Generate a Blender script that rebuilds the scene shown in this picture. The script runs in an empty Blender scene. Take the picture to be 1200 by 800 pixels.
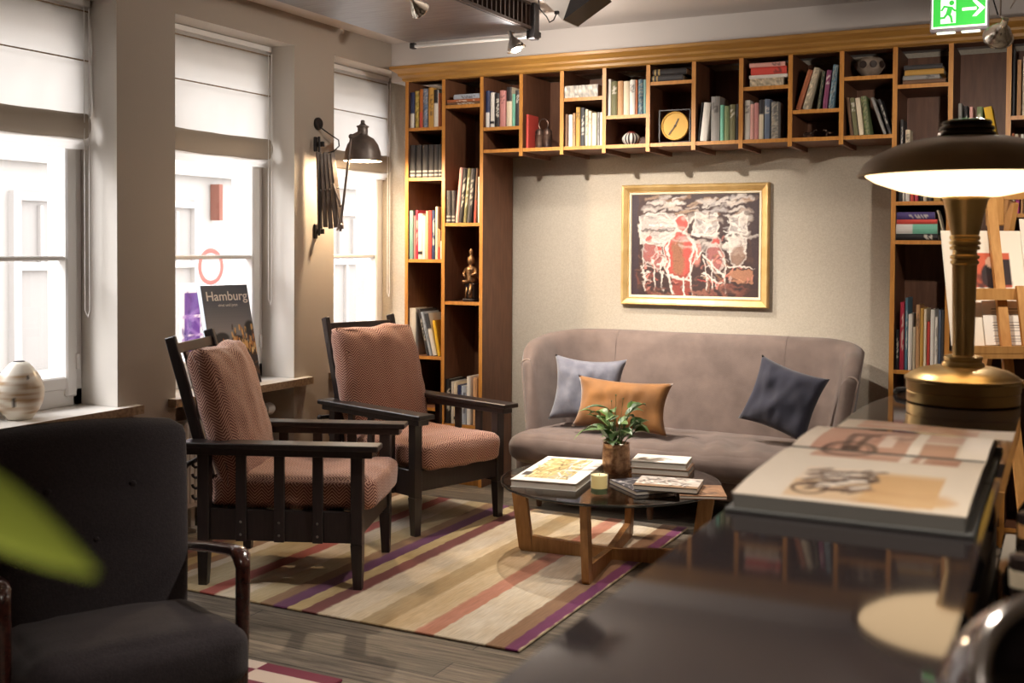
import bpy, bmesh, math, random
import numpy as np
from mathutils import Vector, Matrix, noise
random.seed(7)
rng = np.random.default_rng(11)
C = bpy.context.scene.collection
PI = math.pi
R = math.radians

# ---------------------------------------------------------------- camera model (1200 x 800 frame)
F, CX, CY, YAW, PIT, ROL, CAMH = 1305.5, 600.0, 321.75, .463495, .0244867, -.0058143, 1.45
_fw = np.array([-math.sin(YAW)*math.cos(PIT), math.cos(YAW)*math.cos(PIT), -math.sin(PIT)])
_rt = np.array([math.cos(YAW), math.sin(YAW), 0.0])
_dn = np.cross(_fw, _rt)
CAMR = np.array([math.cos(ROL)*_rt+math.sin(ROL)*_dn, -math.sin(ROL)*_rt+math.cos(ROL)*_dn, _fw])
EYE = np.array([0, 0, CAMH])
def on(px, py, axis, value):
    """World point on the plane (axis = value) that the photograph shows at this pixel."""
    r = CAMR.T @ np.array([(px-CX)/F, (py-CY)/F, 1.0])
    return Vector(EYE + (value-EYE[axis])/r[axis]*r)
def fl(px, py, z=0.0): return on(px, py, 2, z)
def bk(px, py, y): return on(px, py, 1, y)
def wl(px, py, x): return on(px, py, 0, x)

def S(r, g, b):
    f = lambda c: c/12.92 if c <= .04045 else ((c+.055)/1.055)**2.4
    return (f(r/255), f(g/255), f(b/255))

# ---------------------------------------------------------------- materials
MATS = {}
def mat(name, col=(.5, .5, .5), rough=.6, metal=0.0, var=None, bump=None, spec=.5, sheen=0, emit=None, coat=0, stretch=None, trans=0):
    if name in MATS: return MATS[name]
    m = bpy.data.materials.new(name); m.use_nodes = True
    nt = m.node_tree; p = nt.nodes['Principled BSDF']
    p.inputs['Base Color'].default_value = (*col, 1)
    p.inputs['Roughness'].default_value = rough
    p.inputs['Metallic'].default_value = metal
    p.inputs['Specular IOR Level'].default_value = spec
    if sheen: p.inputs['Sheen Weight'].default_value = sheen
    if coat: p.inputs['Coat Weight'].default_value = coat
    if trans: p.inputs['Transmission Weight'].default_value = trans
    if emit:
        p.inputs['Emission Color'].default_value = (*emit[0], 1); p.inputs['Emission Strength'].default_value = emit[1]
    tc = mp = None
    if var or bump:
        tc = nt.nodes.new('ShaderNodeTexCoord'); mp = nt.nodes.new('ShaderNodeMapping')
        nt.links.new(tc.outputs['Object'], mp.inputs['Vector'])
        if stretch: mp.inputs['Scale'].default_value = stretch
    if var:  # (scale, second colour, detail)
        n = nt.nodes.new('ShaderNodeTexNoise'); n.inputs['Scale'].default_value = var[0]; n.inputs['Detail'].default_value = var[2] if len(var) > 2 else 4
        cr = nt.nodes.new('ShaderNodeValToRGB'); cr.color_ramp.elements[0].position = .32; cr.color_ramp.elements[1].position = .68
        cr.color_ramp.elements[0].color = (*col, 1); cr.color_ramp.elements[1].color = (*var[1], 1)
        nt.links.new(mp.outputs['Vector'], n.inputs['Vector']); nt.links.new(n.outputs['Fac'], cr.inputs['Fac'])
        nt.links.new(cr.outputs['Color'], p.inputs['Base Color'])
    if bump:
        n2 = nt.nodes.new('ShaderNodeTexNoise'); n2.inputs['Scale'].default_value = bump[0]; n2.inputs['Detail'].default_value = 3
        b = nt.nodes.new('ShaderNodeBump'); b.inputs['Strength'].default_value = bump[1]; b.inputs['Distance'].default_value = .004
        nt.links.new(mp.outputs['Vector'], n2.inputs['Vector']); nt.links.new(n2.outputs['Fac'], b.inputs['Height']); nt.links.new(b.outputs['Normal'], p.inputs['Normal'])
    MATS[name] = m
    return m

def attr_mat(name, rough=.6, spec=.4, attr='Col'):
    if name in MATS: return MATS[name]
    m = mat(name, rough=rough, spec=spec); nt = m.node_tree
    a = nt.nodes.new('ShaderNodeAttribute'); a.attribute_name = attr
    nt.links.new(a.outputs['Color'], nt.nodes['Principled BSDF'].inputs['Base Color'])
    return m

def clear_glass(name, tint=(1, 1, 1), rough=0.0, facing=.08):
    if name in MATS: return MATS[name]
    m = bpy.data.materials.new(name); m.use_nodes = True; nt = m.node_tree
    nt.nodes.remove(nt.nodes['Principled BSDF'])
    t = nt.nodes.new('ShaderNodeBsdfTransparent'); t.inputs['Color'].default_value = (*tint, 1)
    g = nt.nodes.new('ShaderNodeBsdfGlossy'); g.inputs['Roughness'].default_value = rough
    lw = nt.nodes.new('ShaderNodeLayerWeight'); lw.inputs['Blend'].default_value = .5
    pw = nt.nodes.new('ShaderNodeMath'); pw.operation = 'POWER'; pw.inputs[1].default_value = 4.0; nt.links.new(lw.outputs['Facing'], pw.inputs[0])
    fr = nt.nodes.new('ShaderNodeMath'); fr.operation = 'MULTIPLY_ADD'; fr.inputs[1].default_value = .85; fr.inputs[2].default_value = facing*.5; nt.links.new(pw.outputs[0], fr.inputs[0])
    mx = nt.nodes.new('ShaderNodeMixShader')
    nt.links.new(fr.outputs[0], mx.inputs['Fac']); nt.links.new(t.outputs[0], mx.inputs[1]); nt.links.new(g.outputs[0], mx.inputs[2])
    nt.links.new(mx.outputs[0], nt.nodes['Material Output'].inputs['Surface'])
    MATS[name] = m
    return m

def cloth_light(name, col, trans):
    """Woven blind cloth that lets part of the daylight through."""
    m = bpy.data.materials.new(name); m.use_nodes = True; nt = m.node_tree
    nt.nodes.remove(nt.nodes['Principled BSDF'])
    d = nt.nodes.new('ShaderNodeBsdfDiffuse'); d.inputs['Color'].default_value = (*col, 1)
    t = nt.nodes.new('ShaderNodeBsdfTranslucent'); t.inputs['Color'].default_value = (*col, 1)
    mx = nt.nodes.new('ShaderNodeMixShader'); mx.inputs['Fac'].default_value = trans
    nt.links.new(d.outputs[0], mx.inputs[1]); nt.links.new(t.outputs[0], mx.inputs[2])
    nt.links.new(mx.outputs[0], nt.nodes['Material Output'].inputs['Surface'])
    MATS[name] = m
    return m

def herringbone(name, a, b, col_w=26.0, row=120.0):
    """Zigzag two-tone weave laid over the UV map (metres)."""
    m = mat(name, a, .85, sheen=.3); nt = m.node_tree; p = nt.nodes['Principled BSDF']
    tc = nt.nodes.new('ShaderNodeTexCoord'); sp = nt.nodes.new('ShaderNodeSeparateXYZ'); nt.links.new(tc.outputs['UV'], sp.inputs[0])
    def M(op, x, y=None):
        n = nt.nodes.new('ShaderNodeMath'); n.operation = op
        for i, v in enumerate((x, y)):
            if v is None: continue
            if isinstance(v, (int, float)): n.inputs[i].default_value = v
            else: nt.links.new(v, n.inputs[i])
        return n.outputs[0]
    zz = M('PINGPONG', sp.outputs['X'], 1.0/col_w)
    s = M('FRACT', M('MULTIPLY', M('ADD', sp.outputs['Y'], zz), row))
    band = M('LESS_THAN', s, .52)
    mx = nt.nodes.new('ShaderNodeMix'); mx.data_type = 'RGBA'
    mx.inputs['A'].default_value = (*a, 1); mx.inputs['B'].default_value = (*b, 1)
    nt.links.new(band, mx.inputs['Factor']); nt.links.new(mx.outputs['Result'], p.inputs['Base Color'])
    return m

# ---------------------------------------------------------------- mesh helpers
def setp(o, label=None, cat=None, group=None, kind=None):
    if label: o['label'] = label
    if cat: o['category'] = cat
    if group: o['group'] = group
    if kind: o['kind'] = kind
    return o
def thing(name, label, cat, loc=(0, 0, 0), rz=0.0, group=None):
    o = bpy.data.objects.new(name, None); C.objects.link(o); o.empty_display_size = .05
    o.location = loc; o.rotation_euler = (0, 0, rz)
    return setp(o, label, cat, group)
def link(name, me, parent=None, loc=None, rot=None):
    o = bpy.data.objects.new(name, me); C.objects.link(o)
    if parent: o.parent = parent
    if loc is not None: o.location = loc
    if rot is not None: o.rotation_euler = rot
    return o
def obj(name, bm, m, parent=None, smooth=False, loc=None, rot=None):
    me = bpy.data.meshes.new(name)
    bmesh.ops.recalc_face_normals(bm, faces=bm.faces[:])
    bm.to_mesh(me); bm.free()
    for k in (m if isinstance(m, (list, tuple)) else [m]): me.materials.append(k)
    if smooth:
        for p in me.polygons: p.use_smooth = True
        if smooth != 'all':
            try: me.set_sharp_from_angle(angle=R(38))
            except Exception: pass
    return link(name, me, parent, loc, rot)
def BM(): return bmesh.new()
def xf(verts, M):
    for v in verts: v.co = M @ v.co
def box(bm, c, s, rot=None, bev=0.0, seg=1, mi=0):
    r = bmesh.ops.create_cube(bm, size=1.0); vs = r['verts']
    for v in vs: v.co = Vector((v.co.x*s[0], v.co.y*s[1], v.co.z*s[2]))
    fs = list({f for v in vs for f in v.link_faces})
    if bev:
        es = list({e for v in vs for e in v.link_edges})
        rb = bmesh.ops.bevel(bm, geom=es, offset=bev, segments=seg, affect='EDGES', profile=.5)
        vs = list({v for f in rb['faces'] for v in f.verts} | {v for v in vs if v.is_valid})
        fs = list({f for v in vs for f in v.link_faces})
    for f in fs: f.material_index = mi
    M = Matrix.Translation(c)
    if rot is not None: M = M @ (rot if isinstance(rot, Matrix) else Matrix.Rotation(rot, 4, 'Z'))
    xf(vs, M)
    return vs
def frame_from(d):
    d = d.normalized(); up = Vector((0, 0, 1)) if abs(d.z) < .95 else Vector((1, 0, 0))
    a = d.cross(up).normalized(); return a, a.cross(d).normalized()
def bar(bm, p, q, w, t, up=None, w2=None, t2=None, bev=0.0, mi=0):
    """Rectangular bar from p to q: w along the side direction, t along 'up'."""
    p, q = Vector(p), Vector(q); d = (q-p).normalized()
    if up is None: a, b = frame_from(d)
    else:
        a = d.cross(Vector(up)).normalized(); b = a.cross(d).normalized()
    w2 = w if w2 is None else w2; t2 = t if t2 is None else t2
    vs = [bm.verts.new(c+a*i*ww/2+b*j*tt/2) for c, ww, tt in ((p, w, t), (q, w2, t2)) for i, j in ((-1, -1), (1, -1), (1, 1), (-1, 1))]
    fs = [bm.faces.new([vs[k] for k in idx]) for idx in ((0, 1, 2, 3), (7, 6, 5, 4), (0, 4, 5, 1), (1, 5, 6, 2), (2, 6, 7, 3), (3, 7, 4, 0))]
    for f in fs: f.material_index = mi
    if bev:
        bmesh.ops.bevel(bm, geom=list({e for f in fs for e in f.edges}), offset=bev, segments=1, affect='EDGES')
def tube(bm, pts, r, n=10, caps=True, mi=0, close=False):
    pts = [Vector(p) for p in pts]; rs = r if isinstance(r, (list, tuple)) else [r]*len(pts)
    rings = []; a = None
    for i, p in enumerate(pts):
        if close: d = pts[(i+1) % len(pts)]-pts[i-1]
        else: d = pts[min(i+1, len(pts)-1)]-pts[max(i-1, 0)]
        d = d.normalized()
        if a is None: a, b = frame_from(d)
        else:
            a = (a-d*a.dot(d)).normalized(); b = a.cross(d).normalized()
        rings.append([bm.verts.new(p+rs[i]*(math.cos(2*PI*k/n)*a+math.sin(2*PI*k/n)*b)) for k in range(n)])
    m = len(rings)
    for i in range(m if close else m-1):
        A, B = rings[i], rings[(i+1) % m]
        for k in range(n):
            f = bm.faces.new((A[k], A[(k+1) % n], B[(k+1) % n], B[k])); f.material_index = mi
    if caps and not close:
        for q in (rings[0][::-1], rings[-1]):
            f = bm.faces.new(q); f.material_index = mi
def lathe(bm, prof, n=40, c=(0, 0, 0), mi=0, caps=True, M=None):
    """prof: list of (radius, z)."""
    rings = []; c = Vector(c)
    for r, z in prof:
        ring = [Vector((r*math.cos(2*PI*k/n), r*math.sin(2*PI*k/n), z)) for k in range(n)]
        rings.append([bm.verts.new((M @ v if M else v)+c) for v in ring])
    for A, B in zip(rings, rings[1:]):
        for k in range(n):
            f = bm.faces.new((A[k], A[(k+1) % n], B[(k+1) % n], B[k])); f.material_index = mi
    if caps:
        for q, pr in ((rings[0], prof[0]), (rings[-1], prof[-1])):
            if pr[0] > 1e-4:
                f = bm.faces.new(q); f.material_index = mi
def prism(bm, poly, axis, a, b, mi=0):
    """Polygon (u, v) extruded from a to b along axis 'x' | 'y' | 'z'."""
    def P(u, v, w): return {'x': (w, u, v), 'y': (u, w, v), 'z': (u, v, w)}[axis]
    A = [bm.verts.new(P(u, v, a)) for u, v in poly]; B = [bm.verts.new(P(u, v, b)) for u, v in poly]
    n = len(poly); fs = [bm.faces.new(A), bm.faces.new(B[::-1])]
    for k in range(n): fs.append(bm.faces.new((A[k], B[k], B[(k+1) % n], A[(k+1) % n])))
    for f in fs: f.material_index = mi
def ball(bm, c, r, n=14, sq=(1, 1, 1)):
    rr = bmesh.ops.create_uvsphere(bm, u_segments=n, v_segments=max(6, n//2+1), radius=1.0)
    xf(rr['verts'], Matrix.Translation(c) @ Matrix.Diagonal((r*sq[0], r*sq[1], r*sq[2], 1)))
    return rr['verts']
def arc(c, r, a0, a1, n, plane='xz'):
    out = []
    for i in range(n+1):
        a = a0+(a1-a0)*i/n; u, v = r*math.cos(a), r*math.sin(a)
        out.append(Vector(c)+Vector({'xz': (u, 0, v), 'yz': (0, u, v), 'xy': (u, v, 0)}[plane]))
    return out

def grid_mesh(name, nu, nv, fn, m, parent=None, wrap_u=False, uv=None, smooth=True, col=None):
    """Surface from fn(i, j) -> (x, y, z), with optional uv(i, j) and point colours col[j][i]."""
    vs = [fn(i, j) for j in range(nv) for i in range(nu)]
    fs = []
    for j in range(nv-1):
        for i in range(nu if wrap_u else nu-1):
            k = (i+1) % nu
            fs.append((j*nu+i, j*nu+k, (j+1)*nu+k, (j+1)*nu+i))
    me = bpy.data.meshes.new(name); me.from_pydata([tuple(v) for v in vs], [], fs); me.materials.append(m)
    if uv:
        L = me.uv_layers.new(name='UVMap')
        for lp in me.loops: L.data[lp.index].uv = uv(lp.vertex_index % nu, lp.vertex_index//nu)
    if col is not None:
        at = me.color_attributes.new('Col', 'FLOAT_COLOR', 'POINT')
        arr = np.ones((nu*nv, 4), np.float32); arr[:, :3] = np.asarray(col).reshape(-1, 3)
        at.data.foreach_set('color', arr.ravel())
    if smooth:
        for p in me.polygons: p.use_smooth = True
    me.update()
    return link(name, me, parent)

class Canvas:
    """A small painted picture (linear colour) whose cells become the point colours of a mesh."""
    def __init__(s, w, h, col): s.w, s.h = w, h; s.a = np.ones((h, w, 3))*np.array(col); s.Y, s.X = np.mgrid[0:h, 0:w]; s.u = (s.X+.5)/w; s.v = 1-(s.Y+.5)/h
    def _mix(s, m, col, al): m = (np.clip(m, 0, 1)*al)[..., None]; s.a = s.a*(1-m)+np.array(col)*m
    def rect(s, u0, v0, u1, v1, col, al=1): s._mix(((s.u >= u0) & (s.u <= u1) & (s.v >= v0) & (s.v <= v1)).astype(float), col, al)
    def ell(s, cu, cv, ru, rv, col, al=1, soft=.15):
        d = np.sqrt(((s.u-cu)/ru)**2+((s.v-cv)/rv)**2); s._mix((1-d)/soft+.5, col, al)
    def ring(s, cu, cv, ru, rv, w, col, al=1):
        d = np.sqrt(((s.u-cu)/ru)**2+((s.v-cv)/rv)**2); s._mix(1.5-np.abs(d-1)/w, col, al)
    def line(s, pts, w, col, al=1, asp=1.0):
        for (a, b), (c, d) in zip(pts, pts[1:]):
            dx, dy = c-a, (d-b)*asp; L = dx*dx+dy*dy+1e-9
            t = np.clip(((s.u-a)*dx+(s.v-b)*asp*dy)/L, 0, 1)
            dist = np.hypot(s.u-(a+t*dx), (s.v-b)*asp-t*dy); s._mix(1.5-dist/w, col, al)
    def strokes(s, n, box, w, l, cols, al=.7, ang=None, r=None):
        r = r or random
        for _ in range(n):
            u = r.uniform(box[0], box[2]); v = r.uniform(box[1], box[3]); an = r.uniform(0, 2*PI) if ang is None else ang+r.uniform(-.4, .4)
            s.line([(u, v), (u+l*math.cos(an), v+l*math.sin(an))], w*r.uniform(.6, 1.4), r.choice(cols), al)
    def speckle(s, amt): s.a = np.clip(s.a*(1+rng.normal(0, amt, (s.h, s.w, 1))), 0, 1)
    def get(s): return s.a[::-1]      # row 0 = bottom

PAINT = attr_mat('printed_surface', .55)
def picture(name, cv, origin, du, dv, parent=None, m=None, bend=None):
    """Canvas laid on the parallelogram origin + u*du + v*dv."""
    o, du, dv = Vector(origin), Vector(du), Vector(dv)
    def fn(i, j):
        u, v = i/(cv.w-1), j/(cv.h-1); p = o+du*u+dv*v
        return p+(bend(u, v) if bend else Vector((0, 0, 0)))
    return grid_mesh(name, cv.w, cv.h, fn, m or PAINT, parent, col=cv.get())

def text(name, body, size, M, m, parent=None, extrude=.0004, align='CENTER', bold=0.0):
    cu = bpy.data.curves.new(name, 'FONT'); cu.body = body; cu.size = size; cu.extrude = extrude; cu.align_x = align; cu.offset = bold
    cu.materials.append(m)
    o = bpy.data.objects.new(name, cu); C.objects.link(o)
    me = bpy.data.meshes.new_from_object(o.evaluated_get(bpy.context.evaluated_depsgraph_get()))
    bpy.data.objects.remove(o); o = link(name, me, parent)
    o.matrix_local = M
    return o
def basis(o, x, y):
    x, y = Vector(x).normalized(), Vector(y).normalized(); z = x.cross(y)
    return Matrix(((x.x, y.x, z.x, o[0]), (x.y, y.y, z.y, o[1]), (x.z, y.z, z.z, o[2]), (0, 0, 0, 1)))
def dup_tree(root, name=None):
    def cp(o, par):
        c = o.copy(); C.objects.link(c); c.parent = par
        for ch in [x for x in bpy.data.objects if x.parent == o]: cp(ch, c)
        return c
    return cp(root, None)

def pillow(name, w, h, t, m, parent=None, n=28, ear=.07, sag=.0, wr=.006, seed=0, power=.5, uvs=1.0):
    """Stuffed cushion: x = width, y = thickness, z = height, centred at the origin; pinched edges, pulled corners, wrinkles."""
    sx = Vector((seed*3.1, seed*1.7, seed*.9))
    def side(sgn):
        def fn(i, j):
            u, v = -1+2*i/(n-1), -1+2*j/(n-1)
            x = u*w/2*(1-ear*(1-v*v)); z = v*h/2*(1-ear*(1-u*u))
            k = max(0, (1-u**4)*(1-v**4))**power
            d = t/2*k
            z -= sag*h*(1-u*u)*(v+1)/2*.5
            nz = noise.noise(Vector((x*9, z*9, sgn*2))+sx)*wr*2+noise.noise(Vector((x*25, z*14, sgn*5))+sx)*wr
            return (x, sgn*(d+nz*k*1.2), z)
        return fn
    A, B = side(-1), side(1)
    vs = [A(i, j) for j in range(n) for i in range(n)]; fs = []
    fs += [(j*n+i, j*n+i+1, (j+1)*n+i+1, (j+1)*n+i) for j in range(n-1) for i in range(n-1)]
    idx = {}
    for j in range(n):
        for i in range(n):
            if i in (0, n-1) or j in (0, n-1): idx[i, j] = j*n+i
            else: idx[i, j] = len(vs); vs.append(B(i, j))
    fs += [(idx[i, j], idx[i, j+1], idx[i+1, j+1], idx[i+1, j]) for j in range(n-1) for i in range(n-1)]
    me = bpy.data.meshes.new(name); me.from_pydata(vs, [], fs); me.materials.append(m)
    L = me.uv_layers.new(name='UVMap')
    for lp in me.loops:
        c = me.vertices[lp.vertex_index].co; L.data[lp.index].uv = ((c.x+.3)*uvs, (c.z+.3)*uvs)
    for p in me.polygons: p.use_smooth = True
    me.update()
    return link(name, me, parent)

def soft_box(name, s, m, parent=None, r=.05, puff=.02, n=(22, 22, 8), wr=.004, seed=0, loc=None, rot=None, taper=None, dent=None):
    """Upholstered block: rounded edges, puffed faces, light wrinkles; box-projected UVs (metres)."""
    bm = BM(); bmesh.ops.create_cube(bm, size=2.0)
    bmesh.ops.subdivide_edges(bm, edges=bm.edges[:], cuts=max(n)-1, use_grid_fill=True)
    hx, hy, hz = s[0]/2, s[1]/2, s[2]/2; sd = Vector((seed*2.3, seed, seed*.7))
    for v in bm.verts:
        q = v.co.copy()
        p = Vector((q.x*hx, q.y*hy, q.z*hz)); rr = min(r, hx, hy, hz)
        c = Vector((max(-hx+rr, min(hx-rr, p.x)), max(-hy+rr, min(hy-rr, p.y)), max(-hz+rr, min(hz-rr, p.z))))
        d = p-c
        if d.length > 1e-9:
            g = d.normalized(); p = c+g*rr
        else: g = Vector((0, 0, 0))
        k = (1-q.x**2)*(1-q.y**2) if abs(q.z) > .999 else ((1-q.y**2)*(1-q.z**2) if abs(q.x) > .999 else (1-q.x**2)*(1-q.z**2))
        g2 = Vector((round(q.x*.5001) if abs(q.x) > .999 else 0, round(q.y*.5001) if abs(q.y) > .999 else 0, round(q.z*.5001) if abs(q.z) > .999 else 0))
        g2 = Vector((math.copysign(1, q.x) if abs(q.x) > .999 else 0, math.copysign(1, q.y) if abs(q.y) > .999 else 0, math.copysign(1, q.z) if abs(q.z) > .999 else 0))
        p += g2*puff*max(k, 0)
        p += g2*wr*(noise.noise(p*8+sd)+.6*noise.noise(p*19+sd))
        if taper: p = taper(p, q)
        if dent: p += dent(q)
        v.co = p
    uvl = bm.loops.layers.uv.new('UVMap')
    bm.normal_update()
    for f in bm.faces:
        nn = f.normal; ax = max(range(3), key=lambda k: abs(nn[k])); f.smooth = True
        for lp in f.loops:
            c = lp.vert.co
            lp[uvl].uv = ((c.y, c.x) if ax == 2 else (c.y, c.z) if ax == 0 else (c.x, c.z))
    return obj(name, bm, m, parent, loc=loc, rot=rot)
# ================================================================ materials of the place
M_wall = mat('wall_paint', S(168, 157, 145), .85, bump=(190, .35))
M_wallpaper = mat('wall_covering', S(196, 186, 171), .9, var=(130, S(184, 173, 157), 2), bump=(240, .5))
M_ceil = mat('ceiling_paint', S(214, 207, 203), .9); M_reveal = mat('reveal_paint', S(216, 210, 202), .8)
M_white = mat('white_lacquer', S(232, 229, 226), .4)
M_sill = mat('sill_stone', S(226, 222, 216), .35, var=(14, S(214, 208, 200), 5))
M_silledge = mat('sill_edge', S(165, 140, 112), .7, var=(60, S(128, 104, 80), 6))
M_black = mat('black_metal', S(38, 34, 35), .45, .3)
M_chrome = mat('chrome', S(225, 220, 215), .12, 1.0)
M_steel = mat('brushed_steel', S(150, 152, 160), .38, 1.0, var=(5, S(124, 126, 134), 6), stretch=(1, 14, 1))
M_pane = clear_glass('window_pane', (.97, .97, .98))

def floor_material():
    m = mat('weathered_planks', S(110, 98, 84), .55); nt = m.node_tree; p = nt.nodes['Principled BSDF']
    tc = nt.nodes.new('ShaderNodeTexCoord')
    br = nt.nodes.new('ShaderNodeTexBrick'); br.inputs['Scale'].default_value = 1.0
    br.inputs['Brick Width'].default_value = 1.9; br.inputs['Row Height'].default_value = .14; br.inputs['Mortar Size'].default_value = .0022
    br.inputs['Color1'].default_value = (*S(144, 134, 122), 1); br.inputs['Color2'].default_value = (*S(110, 102, 92), 1); br.inputs['Mortar'].default_value = (*S(40, 34, 30), 1)
    nt.links.new(tc.outputs['Object'], br.inputs['Vector'])
    mp = nt.nodes.new('ShaderNodeMapping'); mp.inputs['Scale'].default_value = (1.6, 30, 1); nt.links.new(tc.outputs['Object'], mp.inputs['Vector'])
    n = nt.nodes.new('ShaderNodeTexNoise'); n.inputs['Scale'].default_value = 2.0; n.inputs['Detail'].default_value = 8; n.inputs['Roughness'].default_value = .75; nt.links.new(mp.outputs[0], n.inputs['Vector'])
    cr = nt.nodes.new('ShaderNodeValToRGB'); cr.color_ramp.elements[0].position = .36; cr.color_ramp.elements[1].position = .66
    cr.color_ramp.elements[0].color = (.22, .2, .18, 1); cr.color_ramp.elements[1].color = (1.25, 1.2, 1.12, 1); nt.links.new(n.outputs['Fac'], cr.inputs['Fac'])
    mx = nt.nodes.new('ShaderNodeMix'); mx.data_type = 'RGBA'; mx.blend_type = 'MULTIPLY'; mx.inputs['Factor'].default_value = 1
    nt.links.new(br.outputs['Color'], mx.inputs['A']); nt.links.new(cr.outputs['Color'], mx.inputs['B']); nt.links.new(mx.outputs['Result'], p.inputs['Base Color'])
    b = nt.nodes.new('ShaderNodeBump'); b.inputs['Strength'].default_value = .3; b.inputs['Distance'].default_value = .003
    nt.links.new(n.outputs['Fac'], b.inputs['Height']); nt.links.new(b.outputs['Normal'], p.inputs['Normal'])
    return m
M_floor = floor_material()

XW, YB, ZC = -3.90, 6.32, 2.745          # window wall, back wall, ceiling
XWO = -4.35                               # outer face of the window wall
HEAD, SILL = 2.575, .705
WIN = [(2.815, 3.756), (4.128, 5.060), (5.437, 6.372)]
XR, YF = 3.2, -3.0

def struct(name, bm, m, parent=None, smooth=False):
    o = obj(name, bm, m, parent, smooth)
    if parent is None: o['kind'] = 'structure'
    return o
bm = BM(); box(bm, ((XWO+XR)/2, (YF+YB+.3)/2, -.05), (XR-XWO, YB+.3-YF, .1)); struct('floor', bm, M_floor)
bm = BM(); box(bm, ((XWO+XR)/2, (YF+YB+.3)/2, ZC+.05), (XR-XWO, YB+.3-YF, .1)); struct('ceiling', bm, M_ceil)
bm = BM(); box(bm, ((XWO+XR)/2, YB+.15, ZC/2), (XR-XWO, .3, ZC)); struct('wall_back', bm, M_wallpaper)
bm = BM(); box(bm, ((-3.90+XR)/2, (6.06+YB)/2, (2.50+ZC)/2), (XR+3.90, YB-6.06, ZC-2.50)); struct('wall_bulkhead', bm, M_ceil)
bm = BM(); box(bm, (XR+.1, (YF+YB)/2, ZC/2), (.2, YB-YF, ZC)); struct('wall_right', bm, M_wall)
bm = BM(); box(bm, ((XWO+XR)/2, YF-.1, ZC/2), (XR-XWO, .2, ZC)); struct('wall_front', bm, M_wall)
# window wall: piers, lintel and the recessed parapets under the windows
bm = BM(); tx = XW-XWO; cx = (XW+XWO)/2
edges = [YF]+[e for w in WIN for e in w]+[YB]
for a, b in zip(edges[0::2], edges[1::2]):
    if b > a: box(bm, (cx, (a+b)/2, ZC/2), (tx, b-a, ZC))
for a, b in WIN:
    b2 = min(b, YB)
    box(bm, (cx, (a+b2)/2, (HEAD+ZC)/2), (tx, b2-a, ZC-HEAD))
    box(bm, (XWO+.09, (a+b2)/2, .325), (.18, b2-a, .65))
for f in bm.faces:
    f.normal_update(); c_ = f.calc_center_median()
    if c_.z > SILL-.06 and (abs(f.normal.y) > .9 or f.normal.z < -.9): f.material_index = 1
struct('wall_left', bm, [M_wall, M_reveal])
# sills: pale slab with a rough front edge
for k, (a, b) in enumerate(WIN, 1):
    b2 = min(b, 6.30)
    bm = BM(); box(bm, ((XWO+.10+XW)/2, (a+b2)/2, SILL-.02), (XW-XWO-.10, b2-a-.004, .04))
    box(bm, (XW+.025, (a-.05+b2+.115)/2 if k < 3 else (a-.05+b2)/2, SILL-.02), (.05, (b2+.115-a+.05) if k < 3 else (b2-a+.05), .04))
    for f in bm.faces:
        if f.normal.z < .5 : f.material_index = 1
    struct('trim_%d' % k, bm, [M_sill, M_silledge])

# windows: fixed frame, two sashes split by a transom, panes, handle, bead
XG = -4.17
def window(k, a, b):
    b = min(b, 6.31); w = thing('window_%d' % k, None, None, (XG, (a+b)/2, SILL)); w['kind'] = 'structure'
    L, Hh = b-a, HEAD-SILL; zt = 1.388-SILL
    bm = BM(); f = .055
    for y in (-L/2+f/2, L/2-f/2): box(bm, (0, y, Hh/2), (.09, f, Hh), bev=.004)
    box(bm, (0, 0, f/2+.012), (.09, L, f+.024), bev=.004); box(bm, (0, 0, Hh-f/2), (.09, L, f), bev=.004)
    obj('frame', bm, M_white, w)
    bm = BM(); s = .062; x = .03; y1 = L/2-f+.012
    for y in (-y1+s/2, y1-s/2): box(bm, (x, y, Hh/2), (.07, s, Hh-2*f+.02), bev=.008)
    for z in (f+.024+s/2, Hh-f-s/2): box(bm, (x, 0, z), (.07, 2*y1-2*s, s), bev=.008)
    obj('sash', bm, M_white, w)
    bm = BM(); box(bm, (x, 0, zt), (.05, 2*y1-2*s, .022), bev=.005); obj('transom', bm, M_white, w)
    bm = BM(); box(bm, (x-.01, 0, Hh/2), (.006, 2*y1-2*s+.02, Hh-2*f-2*s+.03)); g = obj('glass', bm, M_pane, w)
    bm = BM(); tube(bm, [(x+.045, -y1+s/2, .62), (x+.075, -y1+s/2, .62), (x+.078, -y1+s/2, .52)], .009, 8); box(bm, (x+.038, -y1+s/2, .62), (.01, .026, .07), bev=.003)
    obj('handle', bm, M_steel, w)
    bm = BM()
    for z in (.17, Hh-.3): tube(bm, [(x+.042, y1-.004, z), (x+.042, y1-.004, z+.07)], .008, 8)
    obj('hinge', bm, M_white, w)
    return w
for k, (a, b) in enumerate(WIN, 1): window(k, a, b)

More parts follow.
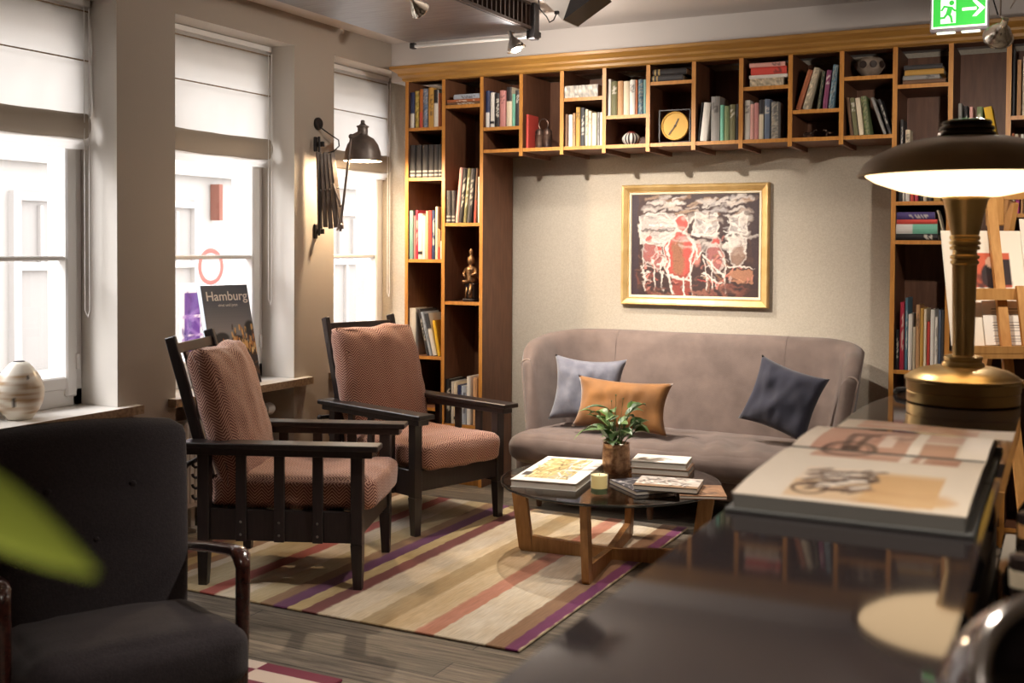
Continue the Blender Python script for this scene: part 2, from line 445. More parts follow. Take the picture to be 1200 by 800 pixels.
# roman blinds
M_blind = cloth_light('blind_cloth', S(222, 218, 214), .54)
M_fold_shaded = cloth_light('blind_cloth_shaded', S(164, 152, 138), .06)  # same cloth in a darker tone, standing for folded layers daylight cannot pass
blind_words = ['white roman blind on the leftmost window, cut by the frame edge', 'white roman blind on the middle window behind the upright picture book', 'white roman blind on the window beside the bookcase']
for k, (a, b) in enumerate(WIN):
    b = min(b, 6.28); L = b-a-.02; yc = (a+b)/2; x = XW-.165
    t = thing('roman_blind', blind_words[k], 'blind', (x, yc, 1.90), 0, 'roman blinds')
    top = HEAD-.03-1.90
    def fn(i, j, L=L, k=k, top=top):
        u, v = i/20, j/30
        y = -L/2+L*u; z = .14+(top-.14)*v
        ripple = .004*math.sin(u*37+k)*math.sin(v*9)+.006*noise.noise(Vector((u*5, v*4, k)))
        pinch = .012*math.exp(-((z-.395)/.012)**2)+.012*math.exp(-((z-.62)/.012)**2)
        return (ripple-pinch+.012*(1-v), y*(1+.004*(1-v)), z)
    grid_mesh('fabric', 21, 31, fn, M_blind, t)
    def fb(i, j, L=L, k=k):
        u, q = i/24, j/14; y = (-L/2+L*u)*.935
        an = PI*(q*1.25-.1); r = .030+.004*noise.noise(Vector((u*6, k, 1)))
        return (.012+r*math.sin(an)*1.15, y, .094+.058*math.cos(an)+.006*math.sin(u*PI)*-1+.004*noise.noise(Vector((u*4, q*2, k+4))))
    grid_mesh('fold', 25, 15, fb, M_fold_shaded, t)
    for d in range(3):
        def fh(i, j, L=L, k=k, d=d):
            u, q = i/20, j/3
            return (.010-.010*d, (-L/2+L*u)*(.985+.004*d), .044-.018*d-.024*q+.005*noise.noise(Vector((u*5+d, k, 2)))+.006*u)
        grid_mesh('hem', 21, 4, fh, M_blind, t)
    bm = BM(); box(bm, (-.005, 0, top+.012), (.04, L, .03), bev=.003); obj('head_rail', bm, M_white, t)
    bm = BM()
    for z in (.395, .62): tube(bm, [(.010, -L/2+.01, z), (.010, L/2-.01, z)], .0035, 6)
    obj('batten', bm, M_silledge, t)
    bm = BM(); tube(bm, [(.045, L/2-.04, top-.02), (.046, L/2-.042, -.75), (.050, L/2-.055, -.78), (.046, L/2-.068, -.75), (.045, L/2-.068, top-.02)], .002, 6); obj('pull_cord', bm, M_white, t)

# the building across the street, pale in the overcast light
M_render_o = mat('street_plaster', S(150, 146, 142), .9); M_frame_o = mat('street_window_frames', S(162, 158, 155), .8); M_pane_o = mat('street_window_panes', S(134, 130, 127), .8)
M_brick_o = mat('street_brick', S(112, 68, 56), .9); M_pave = mat('street_paving', S(170, 166, 160), .9)
bl = thing('street_building', 'pale plastered building across the street, seen through the windows', 'building', (-10.5, 10, -1.2))
bm = BM(); box(bm, (-1.2, 2, 3.6), (2.0, 34, 7.2)); box(bm, (-.14, 2, 3.7), (.16, 34, .22)); box(bm, (-.14, 2, .6), (.12, 34, 1.2)); obj('wall', bm, M_render_o, bl)
for row, z in enumerate((2.05, 5.1)):
    for q in range(11):
        y = -11.2+q*2.05+.25*(q % 2)
        bm = BM(); hh = 1.15 if row == 0 else 1.0
        for sy in (-.55, .55): box(bm, (-.16, y+sy, z), (.11, .10, 2*hh+.11))
        for sz in (-hh, .35, hh): box(bm, (-.16, y, z+sz), (.10, 1.06, .09))
        for sy in (-.2, .2): box(bm, (-.155, y+sy, z+.7), (.06, .035, .7))
        box(bm, (-.155, y, z-.3), (.06, .05, 1.2))
        fr = obj('window', bm, M_frame_o, bl)
        bm = BM(); box(bm, (-.19, y, z), (.02, 1.05, 2*hh)); obj('pane', bm, M_pane_o, fr)
bm = BM(); box(bm, (-.1, 2.02, 3.25), (.16, .07, .5)); obj('brick_pier', bm, M_brick_o, bl)
bm = BM(); box(bm, (-12, 8, -1.25), (15.1, 60, .1)); o = struct('street_pavement', bm, M_pave)

# printed things standing behind the panes
M_backlit = cloth_light('backlit_paper', (.9, .9, .9), .85)
_a = M_backlit.node_tree.nodes.new('ShaderNodeAttribute'); _a.attribute_name = 'Col'
for _n in list(M_backlit.node_tree.nodes):
    if _n.type in ('BSDF_DIFFUSE', 'BSDF_TRANSLUCENT'): M_backlit.node_tree.links.new(_a.outputs['Color'], _n.inputs['Color'])
t = thing('window_poster', 'purple and white poster strip behind the middle window pane', 'poster', (-4.30, float(wl(222, 370, -4.30).y)+.10, SILL))
cv = Canvas(40, 90, S(200, 190, 190)); cv.rect(.08, .05, .42, .95, S(92, 58, 120)); cv.rect(.08, .58, .42, .62, S(220, 200, 200)); cv.rect(.08, .30, .42, .33, S(220, 200, 200)); cv.rect(.52, .1, .95, .9, S(170, 150, 120))
cv.strokes(20, (.1, .1, .4, .9), .03, .15, [S(70, 40, 100), S(130, 96, 150)]); cv.strokes(16, (.55, .1, .95, .9), .02, .12, [S(200, 180, 150), S(240, 236, 230)])
picture('print', cv, (0, -.16, .14), (0, .34, 0), (0, 0, .36), t, M_backlit)
bm = BM(); box(bm, (-.006, .01, .27), (.004, .36, .54)); obj('backing', bm, cloth_light('film', (.95, .93, .93), .9), t)
t = thing('window_sticker', 'faint red ring sticker on the middle window glass', 'sticker', (-4.186, 4.70, 1.335))
bm = BM(); lathe(bm, [(.075, 0), (.1, 0), (.1, .001), (.075, .001)], 36, M=Matrix.Rotation(PI/2, 4, 'Y'), caps=False); obj('ring', bm, cloth_light('pink_film', S(250, 176, 172), .8), t)
t = thing('line_drawing', 'line drawing sheet stuck to the window beside the bookcase', 'poster', (-4.190, 5.72, .98))
cv = Canvas(60, 80, S(240, 236, 232))
for q in range(7):
    u, v = .12+.11*q, .2+.09*(q % 4)
    cv.line([(u, v), (u+.16, v), (u+.16, v+.2), (u, v+.2), (u, v)], .006, S(120, 116, 116)); cv.line([(u+.05, v), (u+.05, v+.32)], .005, S(120, 116, 116))
picture('print', cv, (0, -.13, 0), (0, .26, 0), (0, 0, .36), t, M_backlit)

# radiators in the window recesses
M_rad = mat('radiator_enamel', S(214, 206, 196), .45)
rad_words = ['white panel radiator under the leftmost windowsill', 'white panel radiator with round valve behind the herringbone armchairs', 'white panel radiator under the window beside the bookcase']
for k, (a, b) in enumerate(WIN):
    b = min(b, 6.2); t = thing('radiator', rad_words[k], 'radiator', (XW-.05, (a+b)/2-.06, .10), 0, 'radiators'); L = b-a-.30
    bm = BM(); box(bm, (0, 0, .25), (.07, L, .44), bev=.008)
    for q in range(int(L/.034)): box(bm, (.037, -L/2+.03+q*.034, .25), (.008, .018, .38), bev=.003)
    obj('panel', bm, M_rad, t)
    bm = BM()
    for y in (-L/2+.1, L/2-.1): box(bm, (-.03, y, -.0), (.03, .03, .21)); box(bm, (0, y, -.09), (.06, .05, .02))
    obj('foot', bm, M_rad, t)
    bm = BM(); lathe(bm, [(.012, 0), (.03, .004), (.034, .02), (.034, .05), (.026, .066), (.0, .068)], 20, c=(.0, L/2+.01, .45), M=Matrix.Rotation(-PI/2, 4, 'X')); obj('valve', bm, M_white, t, smooth=True)
    bm = BM(); tube(bm, [(0, L/2+.03, .45), (0, L/2+.03, -.1)], .011, 8); obj('pipe', bm, M_rad, t)
# ================================================================ bookcase
M_lip = mat('oak_lipping', S(208, 146, 70), .45, var=(3, S(184, 122, 54), 5), stretch=(20, 20, 2))
M_panel = mat('stained_panel', S(122, 80, 56), .5, var=(5, S(102, 64, 44), 6), stretch=(9, 9, 1.2))
M_corn = mat('oak_cornice', S(178, 132, 62), .45, var=(4, S(152, 108, 50), 6), stretch=(1.5, 16, 16))
YS, YBK = 5.90, 6.30                                # front plane, back of the shelves
PIT_X = .2623
DX = [-3.683+PIT_X*i for i in range(16)]            # divider centres
PT, ZT = .023, 2.47
bc = thing('bookcase', 'built-in oak bookcase with cornice wrapping over the sofa alcove', 'bookcase', (-1.72, YB-.2, 0))
OFF = Vector((1.72, -(YB-.2), 0))
def wbox(bm, x0, x1, y0, y1, z0, z1, lip=True):
    vs = box(bm, ((x0+x1)/2, (y0+y1)/2, (z0+z1)/2), (x1-x0, y1-y0, z1-z0))
    for f in {f for v in vs for f in v.link_faces}:
        c = sum((v.co.y for v in f.verts))/len(f.verts)
        f.material_index = 0 if (lip and abs(c-y0) < 1e-5) else 1
def part(name, boxes, lip=True, parent=None):
    bm = BM()
    for b in boxes: wbox(bm, *b, lip=lip)
    for v in bm.verts: v.co += OFF
    return obj(name, bm, [M_lip, M_panel], parent or bc)
ZBR = float(bk(566, 175.3, YS)[2])                  # top of the bridging shelf
ZBASE = .09
for i, x in enumerate(DX):
    full = i <= 2 or i >= 11
    z0 = 0 if full else ZBR-.045
    part('side_panel' if i in (0, 2, 11, 15) else 'divider', [(x-PT/2, x+PT/2, YS, YBK, z0, ZT)])
def shelf(i, z, t=.02): part('shelf', [(DX[i]+PT/2, DX[i+1]-PT/2, YS+.004, YBK-.012, z-t, z)])
SH = {}
def zpx(x, y): return float(bk(x, y, YS)[2])
cols = {0: [(498, 149.0), (498, 207.9), (498, 303.7), (508, 417.5)], 1: [(542, 122.3), (542, 261.0), (542, 353.4), (542, 497.6)],
        2: [(588, 148.2)], 4: [(684, 113.6)], 5: [(735, 134.3)], 6: [(788, 94.3)], 8: [(898, 100.4)], 9: [(957, 127.6)], 10: [(1020, 88.2)],
        11: [(1084, 97.5), (1084, 189), (1080, 235.6), (1080, 281.5), (1067, 434)], 12: [(1146, 190), (1146, 300), (1150, 413)], 13: [(1190, 135.4), (1190, 189), (1190, 250), (1190, 330), (1190, 413)]}
for i, lst in cols.items():
    for k, (px, py) in enumerate(lst): SH[i, k] = zpx(px, py); shelf(i, SH[i, k])
for i in range(2, 11): SH[i, 'b'] = ZBR; shelf(i, ZBR)
for i in (0, 1): SH[i, 'base'] = .10; shelf(i, .10)
for i in range(11, 15): shelf(i, .10)
for i in (11, 12, 13, 14): shelf(i, .44)
for z in (.8, 1.15, 1.5, 1.85, 2.15): shelf(14, z)
part('shelf', [(DX[0]+PT/2, DX[1]-PT/2, YS+.004, YBK-.012, .44, .46)])
# backs, plinths, top
for a, b, z0 in ((0, 2, 0), (2, 11, ZBR-.02), (11, 15, 0)): part('back_panel', [(DX[a]+PT/2, DX[b]-PT/2, YBK-.011, YBK-.001, z0, ZT)], lip=False)
for a, b in ((0, 2), (11, 15)): part('plinth', [(DX[a]+PT/2, DX[b]-PT/2, YS+.03, YS+.05, 0, .079)])
part('top_panel', [(DX[0]-PT/2, DX[15]+PT/2, YS, 6.058, ZT, ZT+.02)])
bm = BM()
prof = [(0, -.002), (-.014, .006), (-.016, .020), (-.026, .028), (-.034, .034), (-.036, .046), (-.060, .062), (-.072, .070), (-.074, .086), (-.066, .090), (.02, .090), (.02, -.002)]
x0, x1 = DX[0]-PT/2, DX[15]+PT/2
A, Bv, Cv = [], [], []
for o_, z in prof:                                  # front run with a mitred return on the left end
    A.append(bm.verts.new(Vector((x0+min(o_, 0), 6.055, ZT+z))+OFF)); Bv.append(bm.verts.new(Vector((x0+min(o_, 0) if o_ < .01 else x0+.02, YS+o_, ZT+z))+OFF)); Cv.append(bm.verts.new(Vector((x1+.05, YS+o_, ZT+z))+OFF))
n = len(prof)
for k in range(n-1):
    bm.faces.new((A[k], A[k+1], Bv[k+1], Bv[k])); bm.faces.new((Bv[k], Bv[k+1], Cv[k+1], Cv[k]))
bm.faces.new(Cv)
obj('cornice', bm, M_corn, bc)

# ================================================================ books
PAL = {'navy': (48, 56, 92), 'yellow': (206, 180, 84), 'orange': (190, 110, 50), 'sky blue': (132, 150, 186), 'ochre': (190, 146, 72), 'black': (38, 34, 36), 'rust': (168, 96, 60),
       'charcoal': (62, 60, 62), 'teal': (120, 158, 152), 'rose': (196, 132, 128), 'crimson': (186, 52, 76), 'white': (226, 220, 212), 'cream': (222, 206, 180), 'peach': (230, 180, 140), 'red': (212, 78, 68),
       'silver': (168, 176, 190), 'brown': (116, 84, 62), 'pink': (222, 166, 156), 'grey': (146, 142, 138), 'mint': (122, 190, 166), 'plum': (128, 56, 96), 'tan': (196, 150, 108), 'slate': (96, 108, 130), 'green': (120, 134, 92),
       'olive': (112, 108, 74), 'dark green': (58, 72, 56), 'bright yellow': (236, 188, 52), 'steel blue': (90, 128, 150), 'purple': (78, 64, 120), 'magenta': (176, 70, 130)}
M_book = attr_mat('book_cloth_and_paper', .55)
ORD = ['leftmost', 'second from left', 'third from left', 'fourth from left', 'fifth from left', 'sixth from left', 'seventh from left', 'eighth from left', 'ninth from left', 'tenth from left', 'eleventh from left', 'twelfth from left', 'thirteenth from left']
def book_mesh(th, h, d, col, style, r):
    """Standing book, spine towards -y, base at z = 0, x centred."""
    vs, fs, cs = [], [], []
    base = np.array(S(*PAL[col])); lum = base.mean(); ink = np.array(S(236, 228, 214)) if lum < .25 else np.array(S(52, 44, 46)); page = np.array(S(226, 214, 192)); alt = np.array(S(*style[1])) if len(style) > 1 else ink
    kind = style[0]
    nz, nx = 26, 5; bul = min(.006, th*.18)
    rows = [k/nz for k in range(nz+1)]
    def colour(t, i):
        if kind == 'bands' and (.055 < t < .085 or .18 < t < .20 or .78 < t < .80 or .93 < t < .95): return alt
        if kind == 'half' and t < .42: return alt
        if kind == 'halftop' and t > .62: return alt
        if kind == 'photo': return base*(.35+1.1*abs(noise.noise(Vector((t*9+r.random()*.3, i*.8, th*500)))) )+alt*.25*(r.random() > .6)
        if kind == 'title' and .28 < t < .82 and i in (2, 3) and r.random() > .42: return base*.35+alt*.65
        if kind == 'short' and .62 < t < .86 and i in (1, 2, 3) and r.random() > .45: return base*.35+alt*.65
        if kind == 'foot' and .08 < t < .16: return alt
        return base*(1+.05*(r.random()-.5))
    for k, t in enumerate(rows):
        for i in range(nx):
            q = -1+2*i/(nx-1); vs.append((q*th/2, -bul*(1-q*q), t*h)); cs.append(colour(t, i))
    for k in range(nz):
        for i in range(nx-1): a = k*nx+i; fs.append((a, a+1, a+nx+1, a+nx))
    def bx(x0, x1, y0, y1, z0, z1, c, skip=()):
        b = len(vs)
        for z in (z0, z1):
            for x, y in ((x0, y0), (x1, y0), (x1, y1), (x0, y1)): vs.append((x, y, z)); cs.append(c)
        for q in ((3, 2, 1, 0), (4, 5, 6, 7), (0, 1, 5, 4), (1, 2, 6, 5), (2, 3, 7, 6), (3, 0, 4, 7)): fs.append(tuple(b+e for e in q))
    bt = min(.0026, th*.16)
    bx(-th/2, -th/2+bt, 0, d, 0, h, base); bx(th/2-bt, th/2, 0, d, 0, h, base)
    bx(-th/2+bt, th/2-bt, .001, d-.004, .003, h-.004, page)
    # head and foot of the spine board
    bx(-th/2+bt, th/2-bt, 0, .002, 0, h, base)
    me = bpy.data.meshes.new('book'); me.from_pydata(vs, [], fs); me.materials.append(M_book)
    at = me.color_attributes.new('Col', 'FLOAT_COLOR', 'POINT'); arr = np.ones((len(vs), 4), np.float32); arr[:, :3] = np.clip(np.array(cs), 0, 1); at.data.foreach_set('color', arr.ravel())
    me.update(); return me
STY = {'t': ('title',), 's': ('short',), 'p': ('plain',), 'b': ('bands', (200, 196, 190)), 'g': ('bands', (190, 160, 100)), 'h': ('half', (224, 218, 214)), 'hb': ('halftop', (46, 40, 42)), 'ph': ('photo', (220, 200, 160)), 'f': ('foot', (40, 36, 38)), 'wb': ('halftop', (60, 60, 66)), 'rd': ('half', (200, 84, 70))}
BOOKN = [0]
def book_obj(me, label, group, M):
    o = link('book', me); o.matrix_world = M
    setp(o, label, 'book', group); BOOKN[0] += 1
    return o
def pick_words(cell, rows):
    """Label parts: the colour when only one book in the cell has it, else also the ordinal."""
    cnt = {}
    for r in rows: cnt[r] = cnt.get(r, 0)+1
    return cnt
def row_of_books(cell, px, zkey, rows, group, inset=.012, seed=0, dmax=.2, zfix=None, colm=None):
    """rows: (x left at foot, x right at foot, y of the top, colour, style[, x shift of the top])."""
    z = SH[zkey] if zfix is None else zfix; r = random.Random(seed+len(rows)); cnt = pick_words(cell, [q[3] for q in rows])
    ci = zkey[0] if colm is None else colm; lo, hi = DX[ci]+PT/2+.002, DX[ci+1]-PT/2-.002
    yr = 150 if z > CAMH else 330
    Ys = [YS+inset+r.uniform(0, .012) for _ in rows]
    ext = [v for q, Y in zip(rows, Ys) for d in (0, q[5] if len(q) > 5 else 0) for v in (bk(q[0]+d, yr, Y).x, bk(q[1]+d, yr, Y).x)]
    mn, mx_ = min(ext), max(ext); n0, n1 = max(mn, lo), min(mx_, hi)
    rm = lambda x: n0+(x-mn)/(mx_-mn)*(n1-n0)
    for k, q in enumerate(rows):
        xl, xr, yt, col, sty = q[:5]; dxt = q[5] if len(q) > 5 else 0
        Y = Ys[k]
        a, b = bk(xl, yr, Y), bk(xr, yr, Y)
        top = bk((xl+xr)/2+dxt, yt, Y); h = top.z-z-.0012
        a.x, b.x, top.x = rm(a.x), rm(b.x), rm(top.x)
        th = max(.006, (b.x-a.x)-.0016); lean = 0.0
        if dxt:
            foot = (a.x+b.x)/2; lean = math.atan2(top.x-foot, h); th *= math.cos(lean); h = h/math.cos(lean)-th*abs(math.tan(lean))*.6
        d = min(dmax, max(.12, h*.72))+r.uniform(-.01, .0)
        me = book_mesh(th, h, d, col, STY[sty], r)
        Ml = Matrix.Rotation(lean, 4, 'Y')
        lift = th/2*abs(math.sin(lean)); cx = (a.x+b.x)/2
        Mx = Matrix.Translation((cx, Y, z+.0008+lift)) @ Ml
        size = 'tall ' if h > .235 else ('small ' if h < .15 else '')
        lw = ('leaning ' if abs(lean) > .05 else '')+(size if cnt[col] == 1 else '')
        lab = f"{lw}{col} book{cell}" if cnt[col] == 1 else f"{lw}{col} book, {ORD[k]}{cell}"
        book_obj(me, lab.strip(), group, Mx)
SORD = {2: ['lower', 'upper'], 3: ['bottom', 'middle', 'top'], 4: ['bottom', 'second from bottom', 'third from bottom', 'topmost'], 1: ['single']}
def stack_of_books(cell, zkey, rows, group, seed=3, inset=.03, depth=.2):
    """rows from the bottom: (x left, x right, thickness in px, colour, style)."""
    z = SH[zkey]; r = random.Random(seed)
    for k, (xl, xr, tpx, col, sty) in enumerate(rows):
        Y = YS+.010+r.uniform(0, .010); yref = 100 if z > CAMH else 270
        a, b = bk(xl, yref, Y), bk(xr, yref, Y); a.x = max(a.x, DX[zkey[0]]+PT/2+.002); b.x = min(b.x, DX[zkey[0]+1]-PT/2-.002); h = b.x-a.x; th = tpx*.00464-.001
        me = book_mesh(th, h, min(depth, h*.95), col, STY[sty], r)
        Mx = Matrix.Translation((a.x, Y, z+.0008+th/2)) @ Matrix.Rotation(PI/2, 4, 'Y')
        lab = f"{col} book lying {SORD[len(rows)][k]}{cell}" if len(rows) > 1 else f"{col} book lying flat{cell}"
        book_obj(me, lab, group, Mx); z += th+.001

c1 = ', top shelf nearest the windows'
row_of_books(c1, 0, (0, 0), [(480.5, 485.5, 108.4, 'navy', 'h'), (486, 491.4, 106.7, 'yellow', 'ph'), (491.7, 495.1, 104.4, 'orange', 'rd'), (495.3, 501.6, 103.9, 'sky blue', 'ph'), (501.9, 508, 102.7, 'ochre', 't'), (508.2, 513, 105, 'white', 'hb'), (513.3, 518.4, 109, 'rust', 'p')], 'books on the top window-side shelf', seed=1)
c2 = ', second shelf down beside the window'
row_of_books(c2, 0, (0, 1), [(480.2, 486.4, 170, 'charcoal', 'b'), (487.4, 494, 169.8, 'charcoal', 'b'), (494.9, 501.4, 169.6, 'charcoal', 'b'), (502, 508.4, 169.4, 'charcoal', 'b'), (508.9, 513.6, 169.3, 'charcoal', 'b'), (514, 518.4, 169.2, 'charcoal', 'b')], 'matching charcoal volumes', seed=2)
c3 = ', third shelf down beside the window'
row_of_books(c3, 0, (0, 2), [(479.7, 484, 246.4, 'teal', 'p'), (484.8, 486.9, 252.6, 'rose', 'p'), (487, 489.6, 246, 'crimson', 't'), (489.8, 494.9, 250, 'white', 'f'), (495, 498.5, 252.6, 'white', 'p'), (498.8, 501.6, 247, 'peach', 'p'), (501.8, 505.6, 246.4, 'red', 'p'), (505.9, 509.5, 246.3, 'navy', 't'), (510, 512.9, 242, 'cream', 'p'), (513.1, 515.6, 268, 'tan', 'rd'), (515.9, 518.4, 270, 'white', 'hb')], 'books on the third window-side shelf', seed=3)
c4 = ', fourth shelf down beside the window'
row_of_books(c4, 0, (0, 3), [(480, 487.5, 361, 'white', 'p'), (500.2, 503.2, 362, 'charcoal', 't', -11), (503.6, 506.4, 365, 'silver', 't', -11), (507.4, 512.6, 367, 'white', 'wb', -10.5), (513.4, 516.6, 375, 'bright yellow', 'p', -7)], 'books on the fourth window-side shelf', seed=4, dmax=.24)
c5 = ', top of second bookcase column'
stack_of_books(c5, (1, 0), [(524, 563, 3.6, 'brown', 't'), (524, 563, 3.6, 'rust', 't'), (532, 563, 6.6, 'silver', 't')], 'books stacked beside the top window-side books')
c6 = ', shelf above the bronze statuette'
row_of_books(c6, 0, (1, 1), [(523.3, 528.8, 223, 'charcoal', 'b'), (529.6, 533.6, 223, 'charcoal', 'b'), (534, 537.6, 196, 'pink', 'p', 4.8), (538, 542.6, 197, 'black', 't', 5), (543.2, 547, 197, 'olive', 't', 5), (547.6, 552.6, 197, 'charcoal', 't', 4.6), (555.6, 558.2, 197, 'brown', 'rd', 2.2), (560.4, 562.6, 207, 'white', 'p')], 'books on the shelf above the statuette', seed=6)
c7 = ', low shelf behind the far armchair'
row_of_books(c7, 0, (1, 3), [(522.8, 528.7, 444, 'black', 't'), (529, 532, 447, 'white', 'p'), (532.3, 536.5, 448, 'cream', 'f'), (536.9, 540.8, 451, 'navy', 'h'), (541.4, 547.2, 452, 'silver', 't'), (547.8, 552, 441, 'white', 'p'), (555, 560, 443, 'tan', 'p')], 'books behind the far armchair', seed=7, dmax=.26)
c8 = ', bottom shelf seen through armchair slats'
row_of_books(c8, 0, None, [(523, 529, 506, 'tan', 'ph'), (530, 538, 503, 'peach', 'ph'), (540, 548, 508, 'cream', 't'), (549, 556, 505, 'rust', 'ph')], 'books on the bottom window-side shelf', seed=8, dmax=.28, zfix=.10, colm=1)
c9 = ', top shelf left of the ring-handled vessel'
row_of_books(c9, 0, (2, 0), [(569, 573.7, 106.3, 'navy', 'h'), (574.6, 579.2, 108.4, 'white', 'f'), (579.6, 585.2, 109, 'black', 't'), (585.4, 592.3, 106, 'rose', 's'), (593.4, 599.8, 102, 'cream', 'hb'), (600.2, 603.4, 110, 'mint', 'p'), (604, 609, 105.5, 'charcoal', 's')], 'books above the alcove edge', seed=9)
row_of_books(' alone beside the ring-handled vessel', 0, (3, 'b'), [(616.5, 619.4, 134, 'red', 'p')], 'books on the bridging shelf', seed=10)
c10 = ', row under the flat white book'
row_of_books(c10, 0, (4, 'b'), [(662.3, 665.6, 133.7, 'brown', 'p'), (666.4, 671, 134.2, 'white', 'p'), (671.3, 674.4, 132.6, 'tan', 't'), (675, 680, 125.5, 'ochre', 's'), (680.4, 685.4, 126, 'charcoal', 't'), (686, 689.4, 128, 'cream', 't'), (689.7, 693.5, 130, 'cream', 's'), (693.9, 699.6, 132, 'cream', 'p'), (700.2, 703.3, 131.4, 'grey', 't'), (703.7, 706.8, 131.4, 'white', 'p')], 'books on the bridging shelf', seed=11)
stack_of_books(', top shelf above the cream books', (4, 0), [(662, 700.7, 15.2, 'white', 'ph')], 'books on the bridging shelf')
c11 = ', shelf above the striped vase'
row_of_books(c11, 0, (5, 0), [(712, 715.7, 92.8, 'white', 'p'), (716, 723, 95.4, 'olive', 's'), (723.5, 729.8, 94.9, 'tan', 'p'), (730.3, 737.3, 95, 'cream', 'p'), (737.6, 743.9, 93.5, 'white', 's'), (744.1, 746.9, 93.5, 'rust', 'p'), (747.4, 753.4, 93, 'steel blue', 'ph'), (753.7, 757.4, 93, 'teal', 'p')], 'books above the striped vase', seed=12)
stack_of_books(', top shelf above the clock', (6, 0), [(763, 800, 7, 'charcoal', 'g'), (765, 804, 7.6, 'black', 'g')], 'books above the clock')
c12 = ', row right of the clock'
row_of_books(c12, 0, (7, 'b'), [(817.2, 819.4, 120, 'black', 'p', 5), (820.2, 828.4, 120, 'white', 'p', 5), (833.4, 843.6, 113, 'grey', 's'), (844.2, 848.6, 123, 'mint', 'p'), (849.2, 855, 124, 'green', 'p'), (855.4, 862.2, 122.5, 'olive', 's'), (862.8, 867, 122, 'black', 'wb')], 'books right of the clock', seed=13)
c13 = ', row under the red book stack'
row_of_books(c13, 0, (8, 'b'), [(872.4, 878.6, 117.5, 'white', 's'), (879, 883.4, 122, 'pink', 'p'), (883.8, 888.8, 120.5, 'rose', 'p'), (889.2, 894.8, 117, 'cream', 'hb'), (895.8, 902, 116, 'slate', 's'), (903.4, 912, 119, 'grey', 'ph')], 'books under the red book stack', seed=14)
stack_of_books(', red book stack near the bridge centre', (8, 0), [(879, 918, 9, 'cream', 'ph'), (878, 923, 4.2, 'white', 'p'), (880, 922, 8.6, 'red', 's'), (878, 920, 5, 'pink', 's')], 'books in the stack with the red book')
c14 = ', shelf above the horse figurines'
row_of_books(c14, 0, (9, 0), [(931.6, 937.6, 81.5, 'rust', 'p', 15.6), (939.8, 946.6, 79, 'cream', 'ph', 14.5), (957.2, 960.6, 83, 'dark green', 'ph', 6.5), (963.2, 968.8, 82, 'plum', 's', 6), (970.2, 976.4, 75.5, 'steel blue', 'ph', 6.5)], 'leaning books above the figurines', seed=15)
c15 = ', row under the carved bowl'
row_of_books(c15, 0, (10, 'b'), [(996.4, 1000.2, 114, 'brown', 'p', -5), (1000.8, 1006.2, 114.5, 'olive', 's', -5), (1007, 1012.8, 114.5, 'cream', 'p', -5), (1013.6, 1020, 112.5, 'green', 'ph', -5), (1035.4, 1039.4, 114, 'grey', 'p', -15.5), (1041.6, 1045.8, 116, 'black', 't', -13.5)], 'leaning books under the bowl', seed=16)
stack_of_books(', top shelf below the exit sign', (11, 0), [(1058, 1108, 4.6, 'brown', 'p'), (1058, 1101, 5, 'grey', 's'), (1060, 1106, 6, 'ochre', 'p'), (1059, 1104, 5, 'charcoal', 'p')], 'books under the exit sign')
c16 = ', row peeking over the lamp shade'
row_of_books(c16, 0, (11, 1), [(1055, 1058.6, 140, 'charcoal', 't'), (1061, 1066.8, 152, 'cream', 's'), (1073, 1079, 166, 'white', 's'), (1080, 1085, 172, 'pink', 'p'), (1086, 1094, 167, 'black', 't'), (1096, 1106, 165, 'bright yellow', 'p')], 'books behind the lamp shade', seed=17)
c17 = ', row just below the lamp shade'
row_of_books(c17, 0, (11, 2), [(1054, 1058, 203, 'charcoal', 'p'), (1058.6, 1061, 204, 'white', 'p'), (1062, 1067, 203, 'white', 't'), (1068, 1072, 203, 'red', 'p'), (1073, 1077, 204, 'crimson', 'p'), (1078, 1082, 203, 'black', 't'), (1083, 1087, 204, 'cream', 'p'), (1088, 1093, 203, 'charcoal', 'p'), (1095, 1104, 206, 'ochre', 'p')], 'books half hidden by the lamp shade', seed=18)
c18 = ', pile beside the lamp stem'
stack_of_books(c18, (11, 3), [(1052, 1102, 7, 'black', 's'), (1052, 1101, 10.6, 'mint', 'h'), (1053, 1101, 5, 'red', 'p'), (1053, 1098, 8, 'purple', 't')], 'books stacked beside the lamp stem')
row_of_books(' next to the pile beside the lamp stem', 0, (11, 3), [(1108.2, 1110.6, 246, 'cream', 'p', -11)], 'books stacked beside the lamp stem', seed=19)
c19 = ', row behind the lamp foot'
row_of_books(c19, 0, (11, 4), [(1050.4, 1054.6, 386, 'black', 't'), (1055.4, 1060.6, 354, 'crimson', 't'), (1061.6, 1065, 349, 'steel blue', 't'), (1065.6, 1070.6, 368, 'white', 'p'), (1071, 1074.4, 383, 'cream', 'p'), (1074.8, 1079.6, 357, 'tan', 's'), (1080, 1084.2, 361, 'ochre', 'p'), (1084.6, 1088, 362, 'cream', 'p'), (1088.4, 1092, 377, 'red', 'p'), (1092.5, 1097.6, 363, 'white', 'p'), (1098, 1101.6, 371, 'white', 't'), (1102, 1105.6, 363, 'slate', 'p'), (1106, 1109.6, 363, 'charcoal', 'p')], 'books behind the lamp foot', seed=20)
c20 = ', row behind the lamp shade knob'
row_of_books(c20, 0, (12, 0), [(1122.6, 1127, 121, 'grey', 't'), (1129.6, 1133.8, 124, 'black', 't'), (1135.6, 1140, 125, 'pink', 'p'), (1144.4, 1151.6, 125, 'green', 's'), (1164, 1174, 125, 'bright yellow', 'p', -12)], 'books beside the lamp shade knob', seed=21)
row_of_books(' between lamp stem and easel', 0, (12, 2), [(1115.6, 1121, 340, 'black', 't')], 'books behind the easel', seed=22)
c21 = ', top shelf under the exit-sign spotlight'
